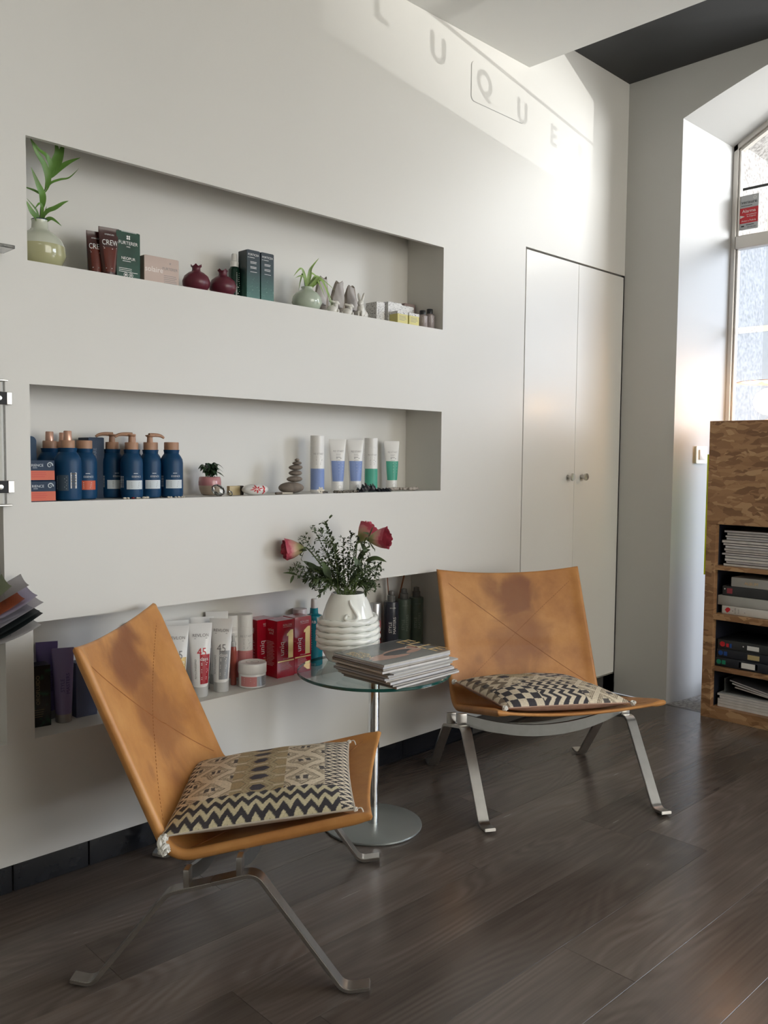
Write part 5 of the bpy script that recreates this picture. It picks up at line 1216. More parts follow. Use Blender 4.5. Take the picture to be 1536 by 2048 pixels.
blue_bottle('petrol blue pump bottle hindmost left beside the tall carton, nozzle to the left', 0.272, 0.110, -0.2, 'pump', PALELBL); blue_bottle('petrol blue pump bottle with pale label in front, nozzle to the left', 0.297, 0.048, -0.25, 'pump', PALELBL, 0.94)
blue_bottle('petrol blue spray bottle in the middle of the back row', 0.350, 0.142, -0.2, 'spray', None)
bb = blue_bottle('petrol blue pump bottle with pale label, nozzle pointing right', 0.361, 0.062, -0.25, 'pump', PALELBL, 0.94)
for c in bb.children:
    if c.name.startswith('nozzle'): c.rotation_euler.z = PI+0.25
blue_bottle('petrol blue bottle with wooden cap behind the right pump bottle', 0.405, 0.135, -0.2, 'cap', PALELBL); blue_bottle('petrol blue bottle with wooden cap, standing alone rightmost of the blue group', 0.428, 0.060, -0.35, 'cap', PALELBL)
c = carton('tall petrol blue carton between the blue bottles, embossed vertical lettering', 0.046, 0.060, 0.165, BLUEC, (0.222, 0.132, Z2))
Print().add('ESSENCE HAIR CARE', 0.0, 0.080, 0.0125, rot=PI/2).barcode(-0.02, -0.012, 0.02, 0.05, True).build(c, plain('muted_blue_print', (0.06, 0.10, 0.16), 0.35), flat(0.03))
rb = obj('tin', plate(rrect(-0.030, 0.030, 0, 0.165, 0.014), -0.02, 0.02), BLUE, None, (0.0335, 0.135, Z2+0.0), smooth=40); tag(rb, 'rounded blue tin half hidden behind the left edge of the middle niche', 'tin')
Print().lines(0.0, 0.026, 0.085, 0.006, 6, 0.0018, 3).build(rb, COPPER, flat(0.02))
for k, lab in enumerate(('blue and orange carton lying at the niche edge, lower of two', 'blue and orange carton lying at the niche edge, upper of two')):
    h = 0.0515; c = carton(lab, 0.066-0.002*k, 0.060, h, BLUEC, (0.0345-0.001*k+0.0, 0.042, Z2+k*(h+0.0006)), 0, 'stacked blue and orange cartons', flap=False)
    Print().rect(-0.0325+0.001*k, 0.0325-0.001*k, 0.002, 0.0255).build(c, ORANGE, flat(0.030), 'orange_band')
    P = Print().add('RIENCE', -0.012, 0.0355, 0.0092, align='C').lines(-0.024, -0.008, 0.032, 0.003, 1, 0.001)
    for t in range(26): P.disc(0.019+0.0075*(1-t/30)*math.cos(t*0.33), 0.039+0.0075*(1-t/30)*math.sin(t*0.33), 0.0018*(1-t/40), 0, 6)
    P.build(c, PALELBL, flat(0.0302)); Print().lines(-0.028, 0.012, 0.020, 0.005, 3, 0.001, 4).build(c, REDINK, flat(0.0304))
pot = bottle('small two-tone pink pot with a dark green plant in the middle niche', [(0, 0), (0.020, 0), (0.026, 0.004), (0.0315, 0.018), (0.0335, 0.030)], plain('sand_glaze', (0.46, 0.36, 0.27), 0.3), (0.586, 0.105, Z2), name='plant_pot', cat='pot')
obj('upper_glaze', lathe([(0.0336, 0.0298), (0.0340, 0.040), (0.032, 0.054), (0.0305, 0.0555), (0.029, 0.054), (0.031, 0.04), (0, 0.045)], 32), plain('pink_glaze', (0.50, 0.22, 0.23), 0.22, coat=0.3), pot, smooth=60)
pl = thing('potted_plant', 'bushy dark green plant growing in the small pink pot', 'plant', (0.586, 0.105, Z2+0.045)); q = random.Random(3)
for k in range(30):
    a = q.uniform(0, 2*PI); rr = q.uniform(0.016, 0.046); zz = q.uniform(0.006, 0.040)*(1.15-rr*9)+0.010; base = (0.006*math.cos(a), 0.006*math.sin(a), 0.0)
    m1 = (rr*0.55*math.cos(a), rr*0.55*math.sin(a), zz+0.006); tp = (rr*math.cos(a), rr*math.sin(a), zz-0.006)
    obj('leaf', blade([Vector(m1)*0.55, m1, tp], 0.015, 0.22, 5, up=(0.1, -0.3, 1)), LEAFP, pl, smooth=80)
    if k % 2 == 0: obj('stem', tube([base, Vector(m1)*0.6], 0.0009, 5), LEAFP, pl)
def crystal(label, loc, r, rot):
    bm = bmesh.new(); bmesh.ops.create_icosphere(bm, subdivisions=2, radius=r)
    for v in bm.verts: v.co.z *= 0.80; v.co = v.co+v.co.normalized()*0.0
    return tag(obj('crystal_ball', bm, CRYSTAL, None, loc, rot, smooth=0), label, 'crystal', 'faceted glass crystals in the middle niche')
crystal('large faceted clear glass crystal in front of the pink pot', (0.568, 0.035, Z2+0.0175), 0.0215, (0.5, 0.3, 0.4)); crystal('tiny faceted clear glass crystal beside the larger one', (0.604, 0.026, Z2+0.0082), 0.0095, (0.2, 0.7, 0.1))
wb = obj('wood_block', box(-0.026, 0.026, -0.008, 0.008, 0, 0.028, 0.002), plain('pale_gold_wood', (0.50, 0.40, 0.22), 0.5), None, (0.657, 0.075, Z2), smooth=30); tag(wb, 'small pale block with a dark end leaning behind the painted stone', 'block'); obj('dark_end', box(0.012, 0.0265, -0.0085, 0.0085, 0.0, 0.0285, 0.002), plain('dark_walnut', (0.03, 0.018, 0.012), 0.5), wb, smooth=30)
bm = bmesh.new(); ellipsoid(bm, (0, 0, 0.017), (0.044, 0.024, 0.0175), seg=28); ps = tag(obj('painted_stone', bm, plain('white_painted_stone', (0.74, 0.73, 0.71), 0.3, coat=0.3), None, (0.706, 0.040, Z2), (0, 0, -0.15), smooth=80), 'white oval pebble painted with a red flower in the middle niche', 'pebble')
def on_stone(x, z):
    k = 1-(x/0.044)**2-((z-0.017)/0.0175)**2; return (x, -0.0244*math.sqrt(max(0.02, k))-0.0003, z)
P = Print()
for k in range(8):
    a = k*2*PI/8+0.2; L = 0.020 if k % 2 == 0 else 0.014; cx, cz = -0.006, 0.019
    for j in range(6):
        f0, f1 = j/6, (j+1)/6; w0, w1 = 0.0026*math.sin(PI*min(1, f0+0.02)), 0.0026*math.sin(PI*f1); c_, s_ = math.cos(a), math.sin(a)
        pt = lambda f, w: (cx+(0.003+L*f)*c_-w*s_, cz+((0.002+L*f)*s_+w*c_)*0.62)
        P.poly([pt(f0, -w0), pt(f1, -w1), pt(f1, w1), pt(f0, w0)])
for j in range(5): P.disc(0.019+0.002*(j % 2), 0.006+0.005*j, 0.0034, 0, 8)
P.build(ps, REDINK, on_stone, 'painted_flower')
STONE = plain('brown_pebble', (0.19, 0.155, 0.125), 0.75, var=0.25, scale=45, bump=0.3)
z = Z2
for k, (rx, ry, rz_, dx, dy, lab) in enumerate(((0.046, 0.028, 0.0190, 0, 0, 'large flat brown pebble at the foot of the stone pile'), (0.0310, 0.020, 0.0100, 0.013, 0.0, 'brown pebble second from the bottom of the stone pile'), (0.0275, 0.019, 0.0100, 0.019, 0.003, 'brown pebble third from the bottom of the stone pile'), (0.0270, 0.018, 0.0088, 0.019, 0.001, 'brown pebble fourth from the bottom of the stone pile'), (0.0185, 0.014, 0.0058, 0.023, 0.0, 'small brown pebble second from the top of the stone pile'), (0.0085, 0.007, 0.0048, 0.024, 0.001, 'tiny brown pebble topping the stone pile'))):
    bm = bmesh.new(); ellipsoid(bm, (0, 0, 0), (rx, ry, rz_), seg=22); q = random.Random(k+60); w = [q.uniform(-1, 1) for _ in range(6)]
    for v in bm.verts:
        d = v.co.copy(); s = 1+0.05*w[0]*math.sin(d.x*60+w[1]*3)+0.05*w[2]*math.sin(d.y*90+w[3]*3); v.co *= s
    zz = z+rz_*0.985; z += rz_*1.93
    tag(obj('pebble', bm, STONE, None, (0.872+dx, 0.070+dy, zz), (0.0, 0.03*w[4], 0.3*w[5]), smooth=80), lab, 'pebble', 'pebbles balanced in a pile')
WHITET = plain('white_tube', (0.82, 0.81, 0.79), 0.32, var=0.01)
LBLUE = plain('periwinkle_label', (0.25, 0.34, 0.62), 0.45, var=0.03); LBLUE2 = plain('periwinkle_panel', (0.19, 0.28, 0.57), 0.45, var=0.03)
LGRN = plain('sea_green_label', (0.08, 0.42, 0.30), 0.45, var=0.03); LGRN2 = plain('sea_green_panel', (0.05, 0.36, 0.25), 0.45, var=0.03)
PINKL = plain('salmon_label', (0.60, 0.24, 0.24), 0.45, var=0.03); PINKL2 = plain('salmon_panel', (0.52, 0.17, 0.18), 0.45, var=0.03)
def care_text(par, rf, h, seed=1):
    Print().add('RE·START', 0.004, h*0.755, h*0.052).lines(-0.006, 0.012, h*0.715, 0.004, 2, 0.0011, seed).build(par, plain('light_grey_print', (0.42, 0.41, 0.41), 0.5, var=0), wrap(rf, 0.0006))
    Print().lines(-0.006, 0.016, h*0.655, 0.0038, 2, 0.0019, seed+1).lines(-0.006, 0.014, h*0.60, 0.0036, 3, 0.0009, seed+2).build(par, GREYINK, wrap(rf, 0.0006))
def white_tube(label, x, y, c1, c2, lean=0.0):
    h = 0.180; t, rf = squeeze_tube(label, 0.058, 0.0205, h, 0.030, WHITET, WHITET, (x, y, Z2), -0.55, lean, 'white care tubes in the middle niche')
    obj('label', patch(rf, 0.036, 0.106, -1.05, 1.45), c1, t, smooth=60); obj('label_panel', patch(rf, 0.040, 0.102, -0.05, 1.35, 0.0005), c2, t, smooth=60)
    care_text(t, rf, h, int(x*100)); Print().lines(0.002, 0.020, 0.098, 0.011, 4, 0.0012, 3, 0.1).build(t, WHITEINK, wrap(rf, 0.0009)); Print().disc(0.006, 0.0165, 0.0075, 0.006).build(t, plain('cap_ring', (0.6, 0.59, 0.57), 0.4), wrap(lambda z: (0.0206, 0.0206)), 'cap_tab'); return t
def white_bottle(label, x, y, zf, h, r, c1, c2, group, rz=-0.6, lab_h=0.42):
    pr = [(0, 0), (r-0.001, 0), (r, 0.001), (r, h*0.815), (r-0.0006, h*0.817), (r, h*0.819), (r, h-0.001), (r-0.001, h), (0, h)]
    b = bottle(label, pr, WHITET, (x, y, zf), rz, group); rf = lambda z: (r, r)
    obj('label', patch(rf, h*0.05, h*lab_h, -1.25, 1.45), c1, b, smooth=60); obj('label_panel', patch(rf, h*0.075, h*(lab_h-0.025), 0.05, 1.40, 0.0005), c2, b, smooth=60)
    care_text(b, rf, h*0.88, int(x*90)); Print().lines(-0.041, -0.034, h*0.78, 0.0075, 17, 0.0028, 4, 0.3).build(b, GREYINK, wrap(rf, 0.0007), 'side_print'); return b
white_bottle('white cylinder bottle with blue label at the left of the tube row', 1.010, 0.105, Z2, 0.190, 0.0235, LBLUE, LBLUE2, 'white care bottles in the middle niche')
white_tube('white squeeze tube with blue label, left of the two blue-labelled tubes', 1.096, 0.100, LBLUE, LBLUE2); white_tube('white squeeze tube with blue label, right of the two, behind the black ribbon', 1.181, 0.102, LBLUE, LBLUE2)
white_bottle('white cylinder bottle with green label in the middle niche', 1.270, 0.115, Z2, 0.188, 0.0235, LGRN, LGRN2, 'white care bottles in the middle niche'); white_tube('white squeeze tube with green label, rightmost in the middle niche', 1.392, 0.132, LGRN, LGRN2)
# small finds along the front edge of the middle niche
SHELL = plain('ivory_shell', (0.66, 0.60, 0.50), 0.4, var=0.1); q = random.Random(11)
def bit(label, x, y, r, mat, group, sq=0.7):
    bm = bmesh.new(); ellipsoid(bm, (0, 0, 0), (r*1.3, r, r*sq), seg=12); return tag(obj('shell_bead', bm, mat, None, (x, y, Z2+r*sq), (0, 0, q.uniform(0, 3)), smooth=80), label, 'bead', group)
for k, x in enumerate((0.258, 0.268, 0.294, 0.304, 0.314, 0.323)): bit('ivory bead lying in front of the blue pump bottles', x, 0.012+0.008*q.random(), q.uniform(0.0028, 0.0048), SHELL, 'ivory beads before the pump bottles')
bit('dark red bead lying among ivory beads before the pump bottles', 0.281, 0.012, 0.0042, plain('garnet_bead', (0.20, 0.012, 0.02), 0.25), None)
for k, x in enumerate((0.392, 0.400, 0.413, 0.424, 0.434, 0.441)): bit('ivory shell lying before the rightmost blue bottle', x, 0.012+0.008*q.random(), q.uniform(0.0030, 0.0062) if k < 3 else 0.003, SHELL, 'ivory shells before the last blue bottle')
def coil(name, label, cat, x0, x1, y, mat, n, r, amp, seed, zz=0.004):
    q = random.Random(seed); bm = bmesh.new()
    for k in range(n):
        f = k/(n-1); x = x0+(x1-x0)*f; ellipsoid(bm, (x+q.uniform(-.001, .001), y+amp*math.sin(f*9+seed)+q.uniform(-amp, amp)*0.4, zz*0.9+q.uniform(0, 0.002)), (r, r, r*0.9), seg=8)
    return tag(obj(name, bm, mat, None, (0, 0, Z2), smooth=80), label, cat, kind='stuff')
coil('bead_string', 'string of dark and pearl beads before the blue-labelled tubes', 'beads', 1.020, 1.112, 0.022, plain('smoky_bead', (0.16, 0.14, 0.11), 0.25, var=0.6, scale=120), 34, 0.0044, 0.006, 2)
coil('bead_string', 'string of pale grey lace-like beads at the right end of the middle niche', 'beads', 1.285, 1.455, 0.050, plain('pale_lace_bead', (0.36, 0.32, 0.28), 0.7, var=0.3, scale=120), 90, 0.0058, 0.014, 5, 0.0065)
def ribbon():
    q = random.Random(8); bm = bmesh.new()
    for k in range(26):
        f = k/25; x = 1.115+0.150*f; h = 0.026*math.sin(PI*min(1, f*1.25+0.05)) if f < 0.75 else 0.008
        y = 0.026+q.uniform(-.010, .012); a = q.uniform(-.9, .9)
        p = [(x-0.012, y, 0.002), (x-0.004+0.004*a, y-0.008, h*0.8*q.uniform(.6, 1)), (x+0.006, y+0.004, h*q.uniform(.55, 1.0)+0.002), (x+0.015, y-0.004, 0.002)]
        blade(smoothpath(p, 2), 0.015, 0.15, 2, up=(0.2, -0.7, 0.6), bm=bm)
    return bm
tag(obj('ribbon', ribbon(), plain('black_satin', (0.008, 0.009, 0.016), 0.35), None, (0, 0, Z2), smooth=50), 'crumpled black satin ribbon lying before the white tubes', 'ribbon')
st = thing('incense_twig', 'thin patterned twig lying left of the stone pile', 'twig', (0.800, 0.026, Z2)); obj('dark_bark', tube([(-0.026, 0, 0.004), (0.0, 0.002, 0.0045)], 0.0036, 8), plain('banded_bark', (0.10, 0.075, 0.055), 0.6, var=0.8, scale=150), st); obj('pale_shaft', tube([(0.0, 0.002, 0.0045), (0.045, 0.004, 0.003)], 0.0024, 8), SHELL, st)
fl = thing('dried_flower', 'small dried flower with a dark stem lying right of the stone pile', 'flower', (0.955, 0.026, Z2)); obj('stem', tube([(0.0, 0, 0.006), (0.016, 0, 0.0045), (0.034, 0.002, 0.003)], 0.0022, 7), plain('dark_twig', (0.05, 0.04, 0.03), 0.7), fl)
for k in range(6): obj('petal', blade([(0, 0, 0.008), (0.010*math.cos(k), -0.003, 0.010+0.008*math.sin(k)), (0.017*math.cos(k*1.05), -0.004, max(0.003, 0.010+0.012*math.sin(k*1.05)))], 0.008, 0.2, 4, up=(0, -1, 0.2)), SHELL, fl, smooth=80)

# ------------------------------------------------------------------ bottom niche
GOLDL = plain('gold_label', (0.55, 0.40, 0.17), 0.28, 0.35, var=0.1); CRIMSON = plain('crimson_label', (0.36, 0.010, 0.022), 0.35, var=0.05); SILVL = plain('silver_label', (0.33, 0.34, 0.35), 0.3, 0.4, var=0.08); AMBERL = plain('amber_label', (0.35, 0.17, 0.05), 0.35, var=0.1)
PEARL = plain('pearl_white_tube', (0.82, 0.815, 0.80), 0.20, var=0.01, coat=0.4); CLEARCAP = plain('milky_clear_cap', (0.74, 0.74, 0.73), 0.15, var=0.02, Transmission_Weight=0.35)
def colour_tube(label, x, y, rz, mat, h=0.218, full=True, lean=0.0):
    t, rf = squeeze_tube(label, 0.070, 0.0235, h, 0.034, PEARL, CLEARCAP, (x, y, Z3), rz, lean, 'white colour-care tubes in the bottom niche')
    obj('colour_panel', patch(rf, 0.040, 0.126, -0.05, 1.15), mat, t, smooth=60)
    Print().add('REVLON', 0.002, h-0.040, 0.0128, sx=1.05).lines(-0.018, 0.022, h-0.0455, 0.003, 1, 0.0013, 1, 0.0).add('REVLONISSIMO', -0.0115, 0.084, 0.0085, rot=PI/2).build(t, GREYINK, wrap(rf, 0.0007))
    Print().add('45', 0.004, 0.122, 0.034, sx=0.85).build(t, GREYINK if mat is not CRIMSON else REDINK, wrap(rf, 0.0009))
    Print().add('days', 0.012, 0.108, 0.0150).lines(0.002, 0.024, 0.100, 0.005, 2, 0.0022, 3).lines(0.002, 0.024, 0.082, 0.0045, 3, 0.0015, 4).lines(0.002, 0.024, 0.058, 0.005, 2, 0.002, 5).build(t, WHITEINK, wrap(rf, 0.0009))
    return t
colour_tube('white tube with gold panel, partly hidden by the chair back, front row', 0.447, 0.070, -0.55, GOLDL)
colour_tube('white tube with crimson panel at the front of the bottom niche', 0.519, 0.058, -0.50, CRIMSON)
colour_tube('white tube with silver panel, rightmost in the front row', 0.596, 0.062, -0.85, SILVL, 0.222)
colour_tube('white tube with amber panel in the second row, right by the chair back', 0.400, 0.112, -0.55, AMBERL, 0.222); colour_tube('white tube with crimson panel in the second row, between the gold and crimson ones', 0.480, 0.122, -0.45, CRIMSON, 0.222)
colour_tube('white tube with silver panel in the second row', 0.566, 0.120, -0.5, SILVL, 0.222); colour_tube('white tube at the very back, its top edge showing left', 0.370, 0.152, -0.4, AMBERL, 0.226); colour_tube('white tube at the very back behind the silver-panelled one', 0.640, 0.150, -0.5, SILVL, 0.226)
SERUM = plain('coral_serum', (0.45, 0.10, 0.075), 0.12, var=0.05, Transmission_Weight=0.25)
b = bottle('slim coral serum bottle with pale pump beside the white spray cans', [(0, 0), (0.0085, 0), (0.0095, 0.002), (0.0095, 0.105), (0.008, 0.118), (0.006, 0.122), (0, 0.122)], SERUM, (0.663, 0.094, Z3)); obj('pump', lathe([(0, 0.121), (0.0075, 0.121), (0.0075, 0.134), (0.0045, 0.137), (0.0045, 0.158), (0.0035, 0.160), (0, 0.160)], 16), CLEARCAP, b); obj('nozzle', tube([(0, 0, 0.158), (-0.014, -0.004, 0.1575)], 0.0028, 8), CLEARCAP, b)
white_bottle('white cylinder can with salmon label, front of the two beside the serum', 0.727, 0.122, Z3, 0.212, 0.0245, PINKL, PINKL2, 'white cylinder cans in the bottom niche', -0.55, 0.46); white_bottle('white cylinder can mostly hidden behind the front one', 0.694, 0.148, Z3, 0.210, 0.0235, PINKL, PINKL2, 'white cylinder cans in the bottom niche', -0.55, 0.46)
jr = bottle('low round white jar with a pink and grey label at the niche edge', [(0, 0), (0.038, 0), (0.0425, 0.003), (0.0425, 0.042), (0.041, 0.044), (0, 0.044)], PEARL, (0.700, 0.046, Z3), -0.55, name='jar', cat='jar', seg=44)
obj('lid', lathe([(0, 0.0435), (0.0435, 0.0435), (0.0440, 0.045), (0.0440, 0.072), (0.0425, 0.075), (0.036, 0.0755), (0.035, 0.0748), (0, 0.0745)], 44), WHITEP, jr)
jf = lambda z: (0.0425, 0.0425); obj('pink_label', patch(jf, 0.007, 0.037, -1.0, 0.25), PINKL, jr, smooth=60); obj('grey_label', patch(jf, 0.007, 0.037, 0.25, 1.2), SILVL, jr, smooth=60)
Print().lines(-0.03, 0.004, 0.030, 0.006, 3, 0.0012, 2).lines(0.014, 0.045, 0.031, 0.0055, 4, 0.0013, 3).build(jr, WHITEINK, wrap(jf, 0.0008)); Print().disc(0, 0, 0.020, 0.0185, 28).add('R', 0, -0.006, 0.018).build(jr, CLEARCAP, lambda x, y: (x, y, 0.0750), 'lid_emblem')
UNIQ = plain('red_gloss_carton', (0.42, 0.006, 0.022), 0.16, var=0.12, scale=10, coat=0.3); MAUVE = plain('mauve_print', (0.20, 0.01, 0.05), 0.4, var=0); PALEINK = plain('pale_pink_print', (0.75, 0.55, 0.55), 0.45, var=0)
def uniq_box(label, x, y, rz):
    c = carton(label, 0.072, 0.062, 0.185, UNIQ, (x, y, Z3), rz, 'glossy red cartons in the bottom niche')
    f = flat(0.031); P = Print()
    P.poly([(0.010, 0.060), (0.030, 0.060), (0.030, 0.152), (0.020, 0.152), (0.004, 0.140), (0.004, 0.132), (0.010, 0.134)]).rect(-0.033, 0.034, 0.0505, 0.0545).lines(-0.012, 0.020, 0.050-0.0, 0.004, 0, 0.001)
    P.build(c, GOLD, f, 'gold_foil')
    Print().add('REVLON', 0.006, 0.166, 0.0098).lines(-0.012, 0.024, 0.1625, 0.003, 1, 0.0009, 1, 0).add('All in one', 0.0, 0.0585-0.0005, 0.0060).lines(-0.022, 0.026, 0.046, 0.0042, 6, 0.0011, 6).build(c, PALEINK, f)
    Print().add('uniq', -0.008, 0.094, 0.027, rot=PI/2).build(c, WHITEINK, lambda x, z: (x, -0.0318, z)); Print().add('one', 0.008, 0.092, 0.026, rot=PI/2).build(c, MAUVE, lambda x, z: (x, -0.0319, z))
    Print().add('uniq', 0, 0.150, 0.017).add('one', 0.002, 0.140, 0.015).lines(-0.022, 0.018, 0.115, 0.0048, 17, 0.0012, 7).build(c, PALEINK, lambda x, z: (-0.0365, x*-1 if False else -x, z), 'side_print')
    return c
uniq_box('glossy red carton with a gold numeral, front left of three', 0.843, 0.092, 0.02); uniq_box('glossy red carton with a gold numeral, right of three beside the teal bottle', 0.923, 0.102, 0.0); uniq_box('glossy red carton behind, leftmost of three, only its side and top showing', 0.808, 0.149, 0.0)
TEAL = plain('teal_bottle', (0.006, 0.21, 0.27), 0.12, var=0.05, Transmission_Weight=0.2); FROSTP = plain('frosted_plastic', (0.62, 0.60, 0.57), 0.3, var=0.02)
b = bottle('teal spray bottle beside the red cartons, behind the glass table', [(0, 0), (0.027, 0), (0.0305, 0.003), (0.0305, 0.165), (0.027, 0.172), (0.016, 0.176), (0.013, 0.180), (0, 0.180)], TEAL, (1.020, 0.130, Z3), -0.5)
obj('spray_collar', lathe([(0, 0.179), (0.0145, 0.179), (0.0135, 0.196), (0, 0.197)], 22), TEAL, b); obj('spray_cap', lathe([(0, 0.195), (0.0115, 0.195), (0.0105, 0.222), (0.0095, 0.227), (0, 0.228)], 22), FROSTP, b)
Print().add('RB', -0.006, 0.148, 0.013).lines(-0.014, 0.020, 0.130, 0.008, 10, 0.0016, 4).build(b, WHITEINK, wrap(lambda z: (0.0305, 0.0305)))
b = bottle('white-capped pink bottle half hidden behind the right red carton', [(0, 0), (0.020, 0), (0.021, 0.002), (0.021, 0.150), (0, 0.150)], PINKL, (0.978, 0.155, Z3), -0.4); obj('cap', lathe([(0, 0.1495), (0.0245, 0.1495), (0.0245, 0.1935), (0.0235, 0.195), (0, 0.195)], 26), plain('pale_pink_cap', (0.66, 0.58, 0.57), 0.35), b); Print().lines(-0.006, 0.006, 0.172, 0.005, 2, 0.0022, 2).build(b, CRIMSON, wrap(lambda z: (0.0245, 0.0245)))
SILCAP = plain('satin_silver_cap', (0.55, 0.55, 0.56), 0.3, 0.7); REDB = plain('clear_red_bottle', (0.30, 0.012, 0.015), 0.15, Transmission_Weight=0.15)
for x, y, lab in ((1.268, 0.150, 'red bottle with silver cap behind the vase, left of two'), (1.312, 0.128, 'red bottle with silver cap and coral band showing right of the vase')):
    b = bottle(lab, [(0, 0), (0.0195, 0), (0.0205, 0.002), (0.0205, 0.085), (0, 0.085)], REDB, (x, y, Z3), -0.5, 'silver-capped red bottles in the bottom niche'); obj('coral_band', lathe([(0, 0.0848), (0.0206, 0.0848), (0.0206, 0.118), (0, 0.118)], 26), PINKL2, b); obj('cap', lathe([(0, 0.1178), (0.0203, 0.1178), (0.0203, 0.178), (0.0193, 0.180), (0, 0.180)], 26), SILCAP, b)
SAGE = plain('dark_sage_bottle', (0.10, 0.14, 0.11), 0.35, var=0.04); NAVYB = plain('near_black_navy_bottle', (0.022, 0.026, 0.04), 0.3, var=0.04); SMOKE = plain('smoky_clear_cap', (0.22, 0.22, 0.215), 0.12, Transmission_Weight=0.4)
SAGEINK = plain('faded_sage_print', (0.26, 0.32, 0.26), 0.5, var=0)
for x, y, mat, ink, lab in ((1.378, 0.112, NAVYB, WHITEINK, 'dark navy styling bottle with white vertical letters, left of three'), (1.452, 0.118, SAGE, SAGEINK, 'dark sage styling bottle with clear cap, middle of three'), (1.520, 0.118, SAGE, SAGEINK, 'dark sage styling bottle with clear cap, nearest the leather chair')):
    b = bottle(lab, [(0, 0), (0.026, 0), (0.0275, 0.002), (0.0275, 0.178), (0.0265, 0.181), (0.014, 0.182), (0, 0.182)], mat, (x, y, Z3), -0.55, 'tall styling bottles in the bottom niche')
    obj('cap', lathe([(0, 0.1815), (0.0155, 0.1815), (0.0150, 0.203), (0.0115, 0.206), (0.0105, 0.220), (0, 0.222)], 22), SMOKE, b)
    Print().add('STYLE', -0.004, 0.088, 0.0155, rot=PI/2).add('MASTERS', 0.012, 0.095, 0.0155, rot=PI/2).add('REVLON', 0.0, 0.158, 0.006).build(b, ink, wrap(lambda z: (0.0275, 0.0275)))
dif = thing('reed_diffuser', 'reed diffuser with copper brown sticks behind the styling bottles', 'diffuser', (1.425, 0.158, Z3)); obj('flask', lathe([(0, 0), (0.018, 0), (0.020, 0.003), (0.020, 0.06), (0.010, 0.075), (0.009, 0.09), (0.007, 0.09), (0.007, 0.07), (0, 0.065)], 24), SMOKE, dif)
REED = plain('copper_brown_reed', (0.26, 0.085, 0.03), 0.5)
for dx, dy in ((-0.030, -0.004), (-0.018, 0.008), (0.075, -0.004), (0.082, 0.006)): obj('reed', tube([(dx*-0.06, dy*-0.06, 0.04), (dx, dy, 0.292)], 0.0021, 6), REED, dif)
# left end of the bottom niche, behind the near chair
OROB, nto, bo = nmat('black_floral_carton'); tco = N(nto, 'ShaderNodeTexCoord'); noo = N(nto, 'ShaderNodeTexNoise'); noo.inputs['Scale'].default_value = 38; nto.links.new(tco.outputs['Object'], noo.inputs['Vector']); ro = ramp(nto, [(0.55, (0.006, 0.007, 0.007)), (0.66, (0.012, 0.045, 0.028)), (0.75, (0.02, 0.10, 0.055))]); nto.links.new(noo.outputs[0], ro.inputs[0]); nto.links.new(ro.outputs[0], bo.inputs['Base Color']); bo.inputs['Roughness'].default_value = 0.3
c = carton('black carton with green leaf print at the left end of the bottom niche', 0.060, 0.050, 0.162, OROB, (0.050, 0.108, Z3), -0.12, flap=False)
Print().add('OROFLUIDO', 0.002, 0.098, 0.0135, rot=PI/2).lines(-0.02, 0.022, 0.045, 0.006, 4, 0.0012, 5).build(c, plain('dull_gold_print', (0.22, 0.17, 0.09), 0.4), flat(0.025))
b = bottle('black-capped bottle showing behind the black floral carton', [(0, 0), (0.020, 0), (0.021, 0.002), (0.021, 0.15), (0, 0.152)], BLACKP, (0.040, 0.156, Z3)); obj('cap', lathe([(0, 0.1515), (0.019, 0.1515), (0.019, 0.190), (0.0175, 0.192), (0, 0.192)], 22), BLACKP, b)
PURP = plain('lavender_tube', (0.19, 0.155, 0.30), 0.30, var=0.04); PURP2 = plain('violet_tube', (0.125, 0.095, 0.25), 0.30, var=0.04); GREYCAP = plain('dull_silver_cap', (0.30, 0.29, 0.28), 0.3, 0.6)
for x, y, m_, h, lab in ((0.116, 0.092, PURP, 0.198, 'lavender tube with a grey cap beside the chair back'), (0.098, 0.150, PURP2, 0.208, 'violet tube standing behind the lavender tube')):
    t, rf = squeeze_tube(lab, 0.056, 0.0215, h, 0.026, m_, GREYCAP, (x, y, Z3), -0.35, 0.0, 'purple tubes in the bottom niche'); Print().add('STYLE', 0.002, 0.100, 0.013, rot=PI/2).add('MASTERS', 0.016, 0.104, 0.0135, rot=PI/2).build(t, plain('violet_print', (0.045, 0.03, 0.13), 0.5, var=0), wrap(rf, 0.0008))
carton('slate blue carton half hidden behind the near chair back', 0.060, 0.04, 0.150, plain('slate_blue_carton', (0.085, 0.10, 0.17), 0.5), (0.182, 0.112, Z3), 0, flap=False)

# ------------------------------------------------------------------ chipboard shelf unit by the window, running on out of frame as a counter
SX0, SX1, SY0, SY1, SH = 2.730, 3.050, -0.460, -1.56, 1.282
shelf = thing('shelf_unit', 'chipboard shelf unit with open compartments in front of the arched window', 'shelf', (SX0, SY0, 0))
def sh(name, x0, x1, y0, y1, z0, z1, mat=OSB): return obj(name, box(x0, x1, y1, y0, z0, z1, 0.0008, 1), mat, shelf, smooth=0)
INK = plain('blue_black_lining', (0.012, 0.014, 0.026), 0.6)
D = SX1-SX0; WY = SY1-SY0
sh('top_panel', 0, D, 0, WY, 0.842, SH); sh('side_panel', 0, D, 0, -0.042, 0, 0.842); sh('side_panel', 0, D, WY+0.042, WY, 0, 0.842); sh('divider', 0, D-0.03, -0.535, -0.565, 0.049, 0.842); sh('base_panel', 0, D, -0.042, WY+0.042, 0, 0.049)
for z0, z1 in ((0.209, 0.225), (0.431, 0.456), (0.646, 0.664)): sh('shelf_board', 0.001, D-0.02, -0.042, -0.535, z0, z1); sh('shelf_board', 0.001, D-0.02, -0.565, WY+0.042, z0, z1)
